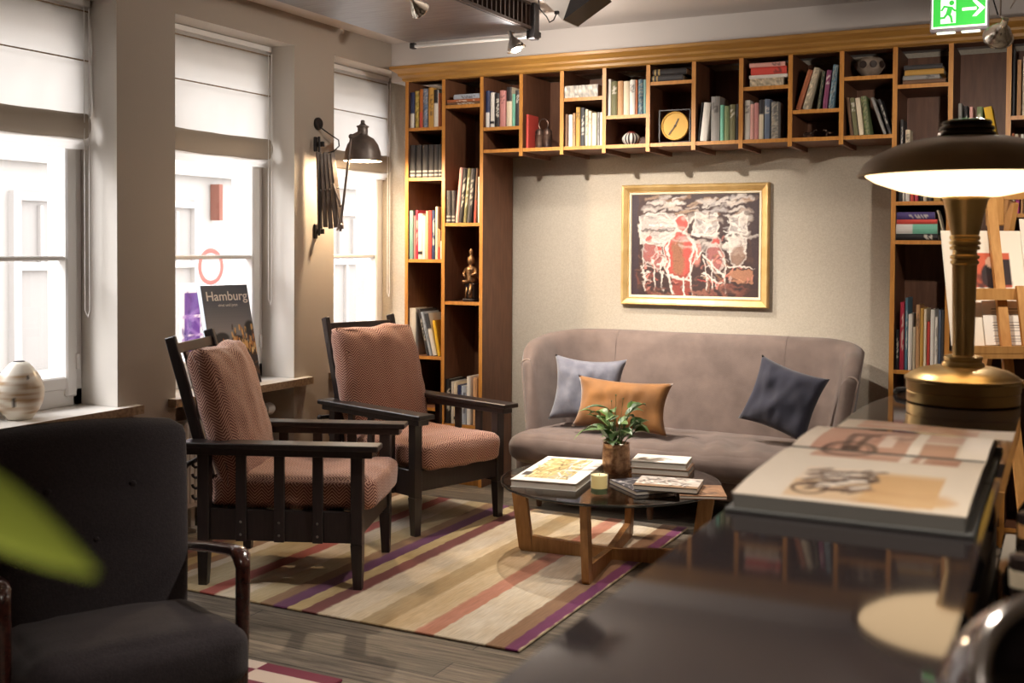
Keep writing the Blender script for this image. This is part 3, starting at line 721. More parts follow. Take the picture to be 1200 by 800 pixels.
row_of_books(c21, 0, (13, 0), [(1186, 1189, 58, 'charcoal', 'p'), (1191, 1196, 70, 'tan', 'p'), (1197.5, 1203, 66, 'cream', 'p')], 'books at the far right', seed=23)
c22 = ', small row at right edge above lamp shade'
row_of_books(c22, 0, (13, 1), [(1185.5, 1189, 156, 'rust', 'p'), (1189.5, 1193, 157, 'cream', 'p'), (1193.5, 1196, 158, 'brown', 'p'), (1196.6, 1200, 157, 'white', 'p')], 'small books at the far right', seed=24)
c23 = ', row right of the easel head'
row_of_books(c23, 0, (13, 2), [(1186.5, 1190.6, 205, 'cream', 'p'), (1191.4, 1196.4, 204, 'magenta', 's'), (1197.5, 1201, 205, 'tan', 'p')], 'books right of the easel', seed=25)

# objects among the books
def at_shelf(px, key, inset=.12, y=None):
    p = bk(px, 160 if SH[key] > CAMH else 330, YS+inset); return Vector((p.x, YS+inset, SH[key]+.001))
p = at_shelf(1018.5, (10, 0), .13)
t = thing('carved_bowl', 'pale bowl pierced with round holes, on the right-hand top shelf', 'bowl', p)
bm = BM(); lathe(bm, [(.0, .0), (.036, .0), (.040, .008), (.036, .014), (.055, .03), (.071, .055), (.072, .075), (.062, .098), (.050, .106), (.048, .104), (.058, .094), (.064, .072), (.055, .045), (.03, .02), (.0, .018)], 40); obj('body', bm, mat('bowl_ceramic', S(168, 152, 136), .5, var=(30, S(130, 112, 98), 4)), t, smooth=True)
M_hole = mat('dark_glaze', S(60, 46, 40), .5)
for q in range(9):
    a = q*2*PI/9-1.2; bm = BM()
    lathe(bm, [(.012, 0), (.015, .0012), (.019, .0025), (.019, .0), (.012, 0)], 18, M=Matrix.Rotation(a, 4, 'Z') @ Matrix.Translation((.0715, 0, .066)) @ Matrix.Rotation(PI/2, 4, 'Y'), caps=False)
    lathe(bm, [(.0, .001), (.0125, .001)], 18, M=Matrix.Rotation(a, 4, 'Z') @ Matrix.Translation((.0715, 0, .066)) @ Matrix.Rotation(PI/2, 4, 'Y'), caps=False)
    obj('hole_ring', bm, M_hole, t)
p = at_shelf(739.8, (5, 'b'), .12)
t = thing('striped_vase', 'small round vase with black and white vertical stripes', 'vase', p)
n = 48
def fn(i, j):
    z = j/24; a = 2*PI*i/n
    r = .010+.042*math.sin(PI*min(1, max(0, z*.96+.03)))**.62
    if j == 24: r = .018
    return (r*math.cos(a), r*math.sin(a), z*.078)
cols_ = np.array([[S(228, 222, 210) if (i*14/n) % 1 < .5 else S(44, 30, 32) for i in range(n)] if j < 22 else [S(120, 48, 44)]*n for j in range(25)])
grid_mesh('body', n, 25, fn, PAINT, t, wrap_u=True, col=cols_)
bm = BM(); lathe(bm, [(.018, .078), (.02, .081), (.016, .082), (.012, .07)], 24); obj('rim', bm, mat('red_glaze', S(120, 48, 44), .4), t, smooth=True)
# clock
p = at_shelf(791, (6, 'b'), .06)
t = thing('mantel_clock', 'round brass-faced clock in a black wire frame on the bridging shelf', 'clock', p)
M_brass = mat('aged_brass', S(196, 150, 76), .28, 1.0, var=(9, S(170, 122, 56), 4)); M_clockface = mat('brass_dial', S(214, 170, 90), .6, .0, spec=.2)
bm = BM(); w = .088
for x in (-w, w): bar(bm, (x, 0, .0), (x, 0, .186), .007, .02, up=(0, 1, 0))
for z in (.004, .183): bar(bm, (-w, 0, z), (w, 0, z), .02, .007)
for x in (-w, w): bar(bm, (x, 0, .004), (x, .07, .004), .007, .007)
obj('stand_frame', bm, M_black, t)
Ry = Matrix.Translation((.004, -.006, .094)) @ Matrix.Rotation(PI/2, 4, 'X')
bm = BM(); lathe(bm, [(0, -.02), (.07, -.02), (.078, -.012), (.08, .008), (.076, .014), (.071, .011), (.070, .006), (.0, .006)], 48, M=Ry); obj('dial', bm, [M_clockface], t, smooth=True)
bm = BM(); bar(bm, (.004, -.0145, .094), (.024, -.0145, .134), .006, .002, up=(0, 1, 0)); bar(bm, (.004, -.0165, .094), (-.032, -.0165, .046), .0045, .002, up=(0, 1, 0)); lathe(bm, [(0, .0115), (.006, .0115), (.006, .006)], 14, M=Ry)
obj('hands', bm, M_black, t)
# cast twin vessel with ring handle
p = at_shelf(637, (3, 'b'), .10)
t = thing('cast_vessel', 'dark twin-bodied metal vessel with a ring handle on the bridging shelf', 'ornament', p)
M_iron = mat('dark_bronze', S(120, 94, 80), .42, .6, var=(20, S(52, 42, 40), 4))
for s in (-1, 1):
    bm = BM(); lathe(bm, [(0, 0), (.024, 0), (.027, .01), (.025, .022), (.027, .034), (.027, .075), (.029, .08), (.026, .086), (.027, .1), (.018, .116), (.0, .12)], 24, c=(s*.026, 0, 0)); obj('body', bm, M_iron, t, smooth=True)
bm = BM(); tube(bm, [Vector((.030*math.cos(a), 0, .142+.034*math.sin(a))) for a in [2*PI*k/28 for k in range(28)]], .0045, 8, close=True); obj('handle', bm, M_iron, t, smooth=True)
# bronze statuette
p = at_shelf(552, (1, 2), .07)
t = thing('bronze_statuette', 'small gilt bronze seated figure on a dark pedestal in the bookcase', 'statuette', p)
M_gilt = mat('gilt_bronze', S(176, 138, 98), .38, .75, var=(40, S(92, 66, 48), 4))
bm = BM(); box(bm, (0, 0, .008), (.084, .07, .016), bev=.004); box(bm, (.002, 0, .058), (.062, .052, .084), bev=.006); box(bm, (.002, 0, .104), (.072, .06, .012), bev=.004)
obj('pedestal', bm, mat('ebony', S(44, 34, 32), .35), t)
bm = BM()
for y in (-.02, .012): tube(bm, [(.018, y-.012, .106), (.022, y-.03, .06), (.018, y-.034, .022)], [.011, .009, .007], 8)
for s in (-1, 1): tube(bm, [(-.02*s, -.028, .02), (-.012*s, -.03, .085)], [.007, .006], 8)
obj('leg', bm, M_gilt, t, smooth='all')
bm = BM()
lathe(bm, [(0, .11), (.03, .112), (.034, .13), (.027, .15), (.03, .172), (.035, .19), (.03, .205), (.014, .214), (.012, .222), (.020, .232), (.023, .25), (.018, .268), (.009, .28), (.012, .29), (.014, .302), (.008, .318), (.004, .322), (0, .323)], 20)
tube(bm, [(-.032, 0, .198), (-.042, -.02, .165), (-.02, -.036, .15)], [.011, .009, .007], 8); tube(bm, [(.032, 0, .198), (.044, -.018, .17), (.016, -.038, .158)], [.011, .009, .007], 8)
tube(bm, [(0, -.03, .12), (-.03, -.045, .118), (-.034, -.03, .11)], [.012, .011, .009], 8)
for v in bm.verts: v.co += .004*noise.noise_vector(v.co*60)
obj('figure', bm, M_gilt, t, smooth='all')
# two small animals
for k, px in enumerate((948.5, 973)):
    p = at_shelf(px, (9, 'b'), .12)
    t = thing('animal_figurine', ['small dark bronze animal figurine, nearer the grey leaning books', 'small dark bronze animal figurine, nearer the bowl column'][0] if False else ('small dark horse figurine, left one of the pair on the bridging shelf' if k == 0 else 'small dark horse figurine, right one of the pair on the bridging shelf'), 'figurine', p, 0, 'small horse figurines')
    s = 1 if k == 0 else -1; bm = BM()
    tube(bm, [(-.02*s, 0, .030), (0, 0, .028), (.018*s, 0, .031)], [.009, .0085, .009], 10); tube(bm, [(.018*s, 0, .032), (.027*s, 0, .046), (.034*s, 0, .046), (.040*s, 0, .040)], [.007, .005, .0055, .003], 8)
    for x in (-.02, .018):
        for y in (-.005, .005): tube(bm, [(x*s, y, .028), (x*s*1.05, y, .014), (x*s, y, 0)], [.0042, .0028, .0026], 6)
    tube(bm, [(-.024*s, 0, .034), (-.032*s, 0, .024), (-.032*s, 0, .012)], [.003, .003, .0015], 6)
    obj('body', bm, M_iron, t, smooth='all')
# dark handled can on the right tower's second shelf
p = at_shelf(1056.5, (11, 1), .20)
# ================================================================ rugs
def rug_material():
    m = mat('striped_wool', (.5, .5, .5), .95, sheen=.25); nt = m.node_tree; p = nt.nodes['Principled BSDF']
    tc = nt.nodes.new('ShaderNodeTexCoord'); sp = nt.nodes.new('ShaderNodeSeparateXYZ'); nt.links.new(tc.outputs['Object'], sp.inputs[0])
    n0 = nt.nodes.new('ShaderNodeTexNoise'); n0.inputs['Scale'].default_value = 18; n0.inputs['Detail'].default_value = 5; nt.links.new(tc.outputs['Object'], n0.inputs['Vector'])
    ma = nt.nodes.new('ShaderNodeMath'); ma.operation = 'MULTIPLY_ADD'; ma.inputs[1].default_value = .022; nt.links.new(n0.outputs['Fac'], ma.inputs[0]); nt.links.new(sp.outputs['X'], ma.inputs[2])
    mr = nt.nodes.new('ShaderNodeMapRange'); mr.inputs['From Min'].default_value = RX0+.011; mr.inputs['From Max'].default_value = RX1+.011; nt.links.new(ma.outputs[0], mr.inputs['Value'])
    px_edges = [(246, 'C'), (237, 'R'), (254, 'C'), (280, 'Y'), (306, 'O'), (321, 'P'), (338, 'Y2'), (354, 'D'), (372, 'C'), (404, 'C2'), (420, 'O2'), (448, 'C2'), (484, 'K'), (506, 'W'), (566, 'T'), (588, 'P2'), (607, 'E')]
    colr = {'C': (226, 214, 196), 'C2': (224, 208, 180), 'W': (232, 224, 210), 'R': (176, 84, 74), 'Y': (200, 184, 148), 'O': (150, 118, 86), 'P': (104, 44, 98), 'Y2': (202, 184, 140), 'D': (124, 62, 60), 'O2': (186, 164, 126), 'K': (204, 142, 122), 'T': (156, 122, 94), 'P2': (122, 44, 106), 'E': (222, 206, 176)}
    st = [(RX0, 'D'), (-3.66, 'O'), (-3.60, 'Y2'), (-3.52, 'T'), (-3.46, 'W'), (-3.40, 'Y')]
    for px, k in px_edges[1:]:
        st.append((fl(px, 690+(px-217)*.2015).x, k))
    rampimg = []
    ramps = []
    # two colour ramps because one holds 32 stops at most
    def ramp(sts):
        cr = nt.nodes.new('ShaderNodeValToRGB'); e = cr.color_ramp; e.interpolation = 'LINEAR'
        pts = []
        for i, (x, k) in enumerate(sts):
            t = (x-RX0)/(RX1-RX0); c = (*S(*colr[k]), 1); w = .0016
            nxt = (sts[i+1][0]-RX0)/(RX1-RX0) if i+1 < len(sts) else t+.2
            pts.append((max(0, t+w), c)); pts.append((min(1, nxt-w), c))
        while len(e.elements) > 1: e.elements.remove(e.elements[-1])
        e.elements[0].position = pts[0][0]; e.elements[0].color = pts[0][1]
        for q, c in pts[1:]:
            el = e.elements.new(min(1, q)); el.color = c
        nt.links.new(mr.outputs['Result'], cr.inputs['Fac']); return cr.outputs['Color']
    half = 11
    A, B = ramp(st[:half]), ramp(st[half:])
    lt = nt.nodes.new('ShaderNodeMath'); lt.operation = 'LESS_THAN'; lt.inputs[1].default_value = (st[half][0]-RX0)/(RX1-RX0); nt.links.new(mr.outputs['Result'], lt.inputs[0])
    mx = nt.nodes.new('ShaderNodeMix'); mx.data_type = 'RGBA'; nt.links.new(lt.outputs[0], mx.inputs['Factor']); nt.links.new(B, mx.inputs['A']); nt.links.new(A, mx.inputs['B'])
    # worn, clouded dye
    n1 = nt.nodes.new('ShaderNodeTexNoise'); n1.inputs['Scale'].default_value = 2.6; n1.inputs['Detail'].default_value = 7; n1.inputs['Roughness'].default_value = .65
    mp = nt.nodes.new('ShaderNodeMapping'); mp.inputs['Scale'].default_value = (1.8, .8, 1); nt.links.new(tc.outputs['Object'], mp.inputs[0]); nt.links.new(mp.outputs[0], n1.inputs['Vector'])
    c1 = nt.nodes.new('ShaderNodeValToRGB'); c1.color_ramp.elements[0].position = .35; c1.color_ramp.elements[1].position = .7; c1.color_ramp.elements[0].color = (*S(226, 212, 188), 1); c1.color_ramp.elements[1].color = (1, 1, 1, 1)
    nt.links.new(n1.outputs['Fac'], c1.inputs['Fac'])
    m2 = nt.nodes.new('ShaderNodeMix'); m2.data_type = 'RGBA'; m2.blend_type = 'MULTIPLY'; m2.inputs['Factor'].default_value = 1; nt.links.new(mx.outputs['Result'], m2.inputs['A']); nt.links.new(c1.outputs['Color'], m2.inputs['B'])
    n2 = nt.nodes.new('ShaderNodeTexNoise'); n2.inputs['Scale'].default_value = 3; n2.inputs['Detail'].default_value = 6
    mp2 = nt.nodes.new('ShaderNodeMapping'); mp2.inputs['Scale'].default_value = (60, 3, 1); nt.links.new(tc.outputs['Object'], mp2.inputs[0]); nt.links.new(mp2.outputs[0], n2.inputs['Vector'])
    c2 = nt.nodes.new('ShaderNodeValToRGB'); c2.color_ramp.elements[0].position = .3; c2.color_ramp.elements[1].position = .7; c2.color_ramp.elements[0].color = (.72, .68, .62, 1); c2.color_ramp.elements[1].color = (1.08, 1.06, 1.04, 1); nt.links.new(n2.outputs['Fac'], c2.inputs['Fac'])
    m3 = nt.nodes.new('ShaderNodeMix'); m3.data_type = 'RGBA'; m3.blend_type = 'MULTIPLY'; m3.inputs['Factor'].default_value = .8; nt.links.new(m2.outputs['Result'], m3.inputs['A']); nt.links.new(c2.outputs['Color'], m3.inputs['B'])
    nt.links.new(m3.outputs['Result'], p.inputs['Base Color'])
    return m
RX0, RX1, RY0, RY1 = -3.72, -1.735, 3.545, 5.525
bm = BM(); box(bm, ((RX0+RX1)/2, (RY0+RY1)/2, .006), (RX1-RX0, RY1-RY0, .010), bev=.003)
o = obj('striped_rug', bm, rug_material()); setp(o, 'large cream rug with purple, coral and tan stripes under the armchairs and glass table', 'rug')
def checker_material():
    m = mat('checker_wool', (.5, .5, .5), .95, sheen=.2); nt = m.node_tree
    tc = nt.nodes.new('ShaderNodeTexCoord'); br = nt.nodes.new('ShaderNodeTexBrick'); br.offset = .5; br.inputs['Scale'].default_value = 1
    br.inputs['Brick Width'].default_value = .36; br.inputs['Row Height'].default_value = .11; br.inputs['Mortar Size'].default_value = .0
    br.inputs['Color1'].default_value = (*S(128, 40, 66), 1); br.inputs['Color2'].default_value = (*S(226, 206, 190), 1); br.inputs['Bias'].default_value = 0
    nt.links.new(tc.outputs['Object'], br.inputs['Vector'])
    ck = nt.nodes.new('ShaderNodeTexChecker'); ck.inputs['Scale'].default_value = 1; ck.inputs['Color1'].default_value = (*S(128, 40, 66), 1); ck.inputs['Color2'].default_value = (*S(226, 206, 190), 1)
    mp = nt.nodes.new('ShaderNodeMapping'); mp.inputs['Scale'].default_value = (3.0, 12.0, 1); mp.inputs['Location'].default_value = (.36, .28, .5); nt.links.new(tc.outputs['Object'], mp.inputs[0]); nt.links.new(mp.outputs[0], ck.inputs['Vector'])
    nt.links.new(ck.outputs['Color'], nt.nodes['Principled BSDF'].inputs['Base Color'])
    return m
bm = BM(); box(bm, (-2.80, 2.14, .006), (1.32, 1.80, .010), bev=.003)
o = obj('checked_rug', bm, checker_material()); setp(o, 'burgundy and cream checked rug under the dark lounge chair', 'rug')

# ================================================================ slatted armchairs
M_dark = mat('black_stained_oak', S(46, 38, 37), .32, var=(7, S(34, 28, 28), 5), stretch=(12, 12, 1.5), spec=.6)
M_herr = herringbone('herringbone_wool', S(200, 154, 132), S(108, 58, 46), 33, 72)
M_bolt = mat('bolt_head', S(176, 170, 164), .3, .9)
RUGZ = .0115
def armchair(label):
    t = thing('slatted_armchair', label, 'armchair', (0, 0, RUGZ), 0, 'herringbone armchairs')
    for sx in (1, -1):
        for sy in (1, -1):
            bm = BM(); x, y = .33*sx, .2885*sy
            bar(bm, (x, y, .19), (x, y, .56), .05, .05, up=(0, 1, 0), bev=.003); bar(bm, (x+(.004 if sx > 0 else -.004), y, 0), (x, y, .1905), .036, .036, up=(0, 1, 0), w2=.05, t2=.05)
            obj('leg', bm, M_dark, t)
    for sy in (1, -1):
        bm = BM(); box(bm, (0, .284*sy, .258), (.612, .026, .132), bev=.003); obj('side_rail', bm, M_dark, t)
        for x in (-.165, 0, .165):
            bm = BM(); box(bm, (x, .3065*sy, .376), (.044, .018, .366), bev=.002); s = obj('slat', bm, M_dark, t)
            bm = BM()
            for z in (.222, .276): lathe(bm, [(0, .006), (.004, .0045), (.0058, 0), (.0058, -.004)], 12, c=(x, .3155*sy, z), M=Matrix.Rotation(-PI/2*sy, 4, 'X'))
            obj('bolt', bm, M_bolt, s)
        bm = BM(); box(bm, (.005, .296*sy, .5995), (.845, .104, .024), bev=.004); obj('armrest', bm, M_dark, t)
        bm = BM(); box(bm, (0, .294*sy, .5725), (.80, .070, .0295), bev=.003); obj('arm_rail', bm, M_dark, t)
        for z in (.50, .455, .41, .365):
            bm = BM(); tube(bm, [(-.350, .2885*sy, z), (-.372, .2885*sy, z-.003), (-.382, .2885*sy, z+.004), (-.385, .2885*sy, z+.014)], .006, 8); obj('peg', bm, M_dark, t)
    bm = BM(); box(bm, (.33, 0, .272), (.026, .526, .108), bev=.003); obj('front_rail', bm, M_dark, t)
    bm = BM(); box(bm, (-.33, 0, .262), (.026, .526, .124), bev=.003); obj('rear_rail', bm, M_dark, t)
    bm = BM()
    for k in range(5): box(bm, (-.22+.11*k, 0, .312), (.06, .54, .012))
    obj('seat_slats', bm, M_dark, t)
    # reclining back on its pivot
    bx = lambda z: -.2985-.289*(z-.33)
    for sy in (1, -1):
        bm = BM(); bar(bm, (bx(.24), .229*sy, .24), (bx(1.045), .229*sy, 1.045), .03, .045, up=(1, 0, 0), bev=.004); obj('back_post', bm, M_dark, t)
    for z, hh in ((.992, .045), (.37, .05)):
        bm = BM(); bar(bm, (bx(z), -.214, z), (bx(z), .214, z), .022, hh, up=(-.289, 0, 1), bev=.003); obj('back_rail', bm, M_dark, t)
    for y in (-.107, 0, .107):
        bm = BM(); bar(bm, (bx(.39), y, .39), (bx(.972), y, .972), .036, .014, up=(1, 0, 0)); obj('back_slat', bm, M_dark, t)
    bm = BM(); tube(bm, [(-.394, -.34, .515), (-.394, .34, .515)], .011, 10)
    for s in (-1, 1): ball(bm, (-.394, .345*s, .515), .016, 12)
    obj('adjusting_rod', bm, M_dark, t, smooth=True)
    # cushions
    def front(q): return Vector((0, 0, .018*(1-q.y*q.y)*max(0, q.x)*(q.z > 0)-.022*math.exp(-((q.x-.15)/.35)**2)*(1-q.y**2)*(q.z > .5)))
    soft_box('seat_cushion', (.72, .515, .135), M_herr, t, r=.035, puff=.022, wr=.006, seed=2, loc=(.035, 0, .388), dent=front)
    sl = math.atan(.289)
    def slump(q): return Vector((-.03*(abs(q.y)*abs(q.z))**5*(q.x > 0)+.03*(abs(q.y)*abs(q.z))**5*(q.x < 0), .014*math.copysign((abs(q.y)*abs(q.z))**4, q.y), .020*math.copysign((abs(q.y)*abs(q.z))**4, q.z)-.024*max(0, q.z)*math.exp(-((q.y+.1)/.4)**2)))+Vector((.02*math.exp(-((q.y-.1)/.3)**2)*max(0, q.z), 0, 0))
    soft_box('back_cushion', (.125, .50, .575), M_herr, t, r=.022, puff=.034, wr=.009, seed=5, loc=(bx(.71)+.106, 0, .700), rot=(0, -sl, 0), dent=slump)
    return t
ac = armchair('dark slatted armchair with herringbone cushions, nearest to the dark lounge chair')
def place(o, x, y, deg): o.location = (x, y, RUGZ); o.rotation_euler = (0, 0, R(deg))
place(ac, -3.066, 4.02, 21.4)
ac2 = dup_tree(ac); ac2['label'] = 'dark slatted armchair with herringbone cushions, nearest to the bookcase'
place(ac2, -3.119, 5.102, -18)

# ================================================================ coffee table
M_oak = mat('pale_oak', S(190, 144, 90), .42, var=(6, S(162, 116, 68), 6), stretch=(10, 10, 1.5))
M_smoke = clear_glass('smoked_glass', (.66, .62, .60)); M_gedge = mat('glass_edge', S(40, 40, 38), .15, spec=.8)
TC = Vector((-1.885, 4.80, RUGZ)); TR = .508
t = thing('coffee_table', 'round smoked-glass coffee table on a crossed oak base', 'coffee table', TC, R(8))
for k in range(4):
    a = k*PI/2; M = Matrix.Rotation(a, 4, 'Z'); bm = BM()
    poly = [(.372, .0), (.425, 0), (.438, .015), (.486, .352), (.418, .352), (.380, .085)]
    prism(bm, poly, 'y', -.016, .016); xf(bm.verts, M); obj('leg', bm, M_oak, t)
for k in range(2):
    M = Matrix.Rotation(k*PI/2, 4, 'Z'); bm = BM()
    if k == 0: prism(bm, [(-.373, 0), (.373, 0), (.373, .075), (.05, .05), (-.05, .05), (-.373, .075)], 'y', -.016, .016)
    else:
        for s in (-1, 1): prism(bm, [(.0165*s, 0), (.373*s, 0), (.373*s, .075), (.0165*s, .048)], 'y', -.0155, .0155)
    xf(bm.verts, M); obj('cross_beam', bm, M_oak, t)
bm = BM(); lathe(bm, [(0, .352), (TR-.006, .352), (TR-.006, .364), (0, .364)], 72); top = obj('glass_top', bm, M_smoke, t)
bm = BM(); lathe(bm, [(TR-.006, .352), (TR-.001, .353), (TR+.001, .358), (TR-.001, .363), (TR-.006, .364)], 72, caps=False); obj('glass_rim', bm, M_gedge, t, smooth=True)
ZT_ = RUGZ+.3645
def on_table(px, py, dz=0.0): return fl(px, py, ZT_+dz)

# things on the table
M_paper = mat('book_paper', S(226, 218, 206), .7); M_copper = mat('hammered_copper', S(206, 166, 130), .42, .7, var=(45, S(136, 98, 74), 3), bump=(60, .5))
def flat_book(name, label, cat, corner, du, dv, th, cover, paper=M_paper, mc=None, slip=.0035, group=None):
    """Closed book lying flat: corner = spine/near corner at its base, du and dv = cover edges, cover = Canvas or material."""
    corner, du, dv = Vector(corner), Vector(du), Vector(dv)
    t = thing(name, label, cat, corner, math.atan2(du.y, du.x), group); L, W = du.length, dv.length
    sgn = 1 if du.cross(dv).z > 0 else -1; W *= sgn
    mc = mc or mat('cover_board', S(60, 54, 54), .5); c = .0025
    def bb(bm, x0, x1, y0, y1, z0, z1): box(bm, ((x0+x1)/2, (y0+y1)/2, (z0+z1)/2), (abs(x1-x0), abs(y1-y0), z1-z0))
    bm = BM(); bb(bm, 0, L, 0, W, 0, c); bb(bm, 0, L, 0, W, th-c, th); bb(bm, 0, L, W-.003*sgn, W, 0, th); obj('cover', bm, mc, t)
    bm = BM(); bb(bm, slip, L-slip, slip*sgn, W-.004*sgn, c, th-c); obj('page_block', bm, paper, t)
    if isinstance(cover, Canvas): picture('cover_print', cover, (0, 0 if sgn > 0 else W, th+.0004), (L, 0, 0), (0, abs(W), 0), t)
    return t
# large white picture book, left
p0, p1, p2 = on_table(598, 570), on_table(675, 576), on_table(620, 541)
cv = Canvas(110, 80, S(238, 234, 228)); cv.rect(.13, .12, .80, .93, S(196, 176, 120)); cv.strokes(170, (.14, .14, .76, .9), .010, .10, [S(226, 206, 140), S(150, 122, 62), S(238, 228, 190), S(120, 96, 52), S(206, 186, 130)], .8)
cv.strokes(26, (.55, .16, .80, .9), .012, .14, [S(214, 218, 222), S(150, 170, 190), S(236, 236, 234)], .8); cv.rect(.80, .0, 1, 1, S(238, 234, 228)); cv.rect(0, .0, 1, .12, S(238, 234, 228)); cv.rect(.05, .2, .16, .34, S(70, 60, 58))
flat_book('picture_book', 'thick white picture book with golden plant photo on the glass table', 'book', p0, Vector((p1.x-p0.x, p1.y-p0.y, 0)), Vector((p2.x-p0.x, p2.y-p0.y, 0)), .034, cv, mc=mat('white_board', S(236, 232, 226), .45))
# candle in a green glass
p = on_table(698, 583); c_ = Vector((p.x, p.y+.04, ZT_))
t = thing('candle_glass', 'cream candle in a small green-footed glass on the coffee table', 'candle', c_)
bm = BM(); lathe(bm, [(0, .002), (.036, .002), (.038, .006), (.039, .10), (.0365, .10), (.0355, .012), (0, .012)], 32); obj('glass', bm, clear_glass('candle_glass_wall', (.93, .96, .93)), t, smooth=True)
bm = BM(); lathe(bm, [(0, .0125), (.035, .0125), (.035, .036), (0, .036)], 32); obj('glass_foot', bm, mat('green_glass', S(156, 172, 136), .25), t, smooth=True)
bm = BM(); lathe(bm, [(0, .0365), (.0352, .0365), (.0352, .092), (.030, .089), (0, .087)], 32); obj('wax', bm, mat('candle_wax', S(240, 226, 190), .5, emit=(S(255, 206, 130), .25)), t, smooth=True)  # wax itself emits a faint warm glow to brighten it, no flame
bm = BM(); tube(bm, [(0, 0, .086), (.001, 0, .098)], .0012, 6); obj('wick', bm, M_black, t)
# copper vase with leaves and little flowers
p = on_table(721, 556); vz = Vector((p.x-.015, p.y+.05, ZT_))
t = thing('copper_vase', 'hammered copper vase holding green leaves and small white blossoms', 'vase', vz)
bm = BM(); lathe(bm, [(0, .0), (.054, .0), (.062, .012), (.067, .045), (.067, .09), (.064, .118), (.062, .13), (.065, .142), (.061, .143), (.057, .13), (.059, .115), (.062, .09), (.06, .03), (0, .012)], 40); obj('body', bm, M_copper, t, smooth=True)
M_leaf = mat('leaf_green', S(112, 142, 72), .45, var=(14, S(76, 108, 52), 3)); M_leafd = mat('leaf_dark', S(74, 102, 54), .45, var=(14, S(50, 76, 40), 3)); M_petal = mat('petal_white', S(236, 228, 216), .6)
def leaf_bm(bm, p, d, L, w, droop=.4, roll=0):
    p, d = Vector(p), Vector(d).normalized(); s = d.cross(Vector((0, 0, 1))).normalized(); s = Matrix.Rotation(roll, 3, d) @ s
    pts = []
    n = 7
    for i in range(n+1):
        u = i/n; c = p+d*L*u+Vector((0, 0, -droop*L*u*u)); ww = w*math.sin(PI*min(1, u*.92+.06))**.8*(1-.3*u); up = s.cross(d).normalized()
        pts.append([bm.verts.new(c+s*ww*k/2+up*abs(k)*ww*.18) for k in (-1, 0, 1)])
    for A, B in zip(pts, pts[1:]):
        for k in range(2): bm.faces.new((A[k], A[k+1], B[k+1], B[k]))
rr = random.Random(5); stems = BM(); A, B = BM(), BM(); fl_ = BM()
for k in range(34):
    a = rr.uniform(0, 2*PI); sp = rr.uniform(.02, .11); hgt = rr.uniform(.16, .31); base = Vector((rr.uniform(-.03, .03), rr.uniform(-.03, .03), .13)); tip = Vector((sp*math.cos(a), sp*math.sin(a), hgt))
    tube(stems, [base, (base+tip)/2+Vector((0, 0, .01)), tip], .0018, 5)
    leaf_bm(A if k % 2 else B, tip, (math.cos(a), math.sin(a), rr.uniform(.0, 1.1)), rr.uniform(.08, .13), rr.uniform(.042, .066), rr.uniform(.2, .7), rr.uniform(-.5, .5))
    if k % 3 == 0: leaf_bm(A, (base+tip)/2, (math.cos(a+1), math.sin(a+1), .6), .06, .03, .4)
for a, sp, z in ((2.9, .085, .20), (-1.9, .05, .145), (-1.2, .062, .15), (-.9, .07, .14), (-2.5, .058, .15), (.4, .05, .26)):
    c = Vector((sp*math.cos(a), sp*math.sin(a), z)); tube(stems, [(0, 0, .13), c], .0014, 5)
    for q in range(6):
        b = q*PI/3; leaf_bm(fl_, c, (math.cos(b), math.sin(b), .6), .017, .013, .1)
for px, hgt in ((-.008, .37), (.028, .355), (.07, .345), (-.03, .34)): tube(stems, [(px*.2, 0, .13), (px*.7, 0, .24), (px, .01, hgt)], [.0018, .0015, .001], 5); ball(stems, (px, .01, hgt), .004, 6)
obj('stems', stems, M_leafd, t); obj('leaves', A, M_leaf, t); obj('dark_leaves', B, M_leafd, t); obj('blossoms', fl_, M_petal, t)
# books and magazines on the right side of the table
p0, p1, p2 = on_table(735, 555), on_table(775, 557), on_table(738, 546)
cv = Canvas(60, 40, S(234, 228, 220)); cv.line([(.35, .3), (.5, .62), (.7, .4)], .015, S(90, 84, 80)); cv.line([(.2, .6), (.45, .5)], .012, S(120, 110, 104))
b1 = flat_book('thick_book', 'thick tan-edged book beneath the white notebook behind the copper vase', 'book', (p0.x+.012, p0.y+.02, ZT_), (.27, .045, 0), (-.03, .19, 0), .030, mat('tan_cloth', S(176, 142, 118), .6), mc=mat('tan_cloth', S(176, 142, 118), .6))
b2 = flat_book('white_notebook', 'white notebook with a small sketch, on the thick book behind the vase', 'book', (p0.x+.008, p0.y+.022, ZT_+.0306), (.262, .044, 0), (-.03, .185, 0), .030, cv, mc=mat('white_board', S(236, 232, 226), .45))
def magazine(label, corner, du, dv, th, cv, mc, name='magazine'): return flat_book(name, label, 'magazine' if name == 'magazine' else 'book', corner, du, dv, th, cv, mc=mc, slip=.0012)
p0 = on_table(752, 588); cv = Canvas(70, 60, S(52, 50, 58)); cv.strokes(60, (.05, .05, .9, .9), .02, .12, [S(150, 146, 146), S(40, 36, 40), S(206, 200, 196)], .7)
c0 = on_table(714, 566)
m1 = magazine('dark blue-grey magazine lying nearest the candle', (c0.x, c0.y, ZT_), (.20, -.185, 0), (.13, .14, 0), .018, cv, mat('ink_board', S(58, 58, 72), .4))
c0 = on_table(774, 584); cv = Canvas(60, 60, S(150, 112, 84)); cv.strokes(40, (.1, .1, .9, .9), .03, .2, [S(60, 50, 46), S(176, 140, 110)], .6)
m2 = magazine('brown-edged magazine at the right edge of the glass table', (c0.x+.075, c0.y+.036, ZT_), (.185, .075, 0), (-.085, .21, 0), .014, cv, mat('brown_board', S(140, 98, 72), .5))
c0 = on_table(741, 574, .019); cv = Canvas(90, 70, S(196, 186, 176))
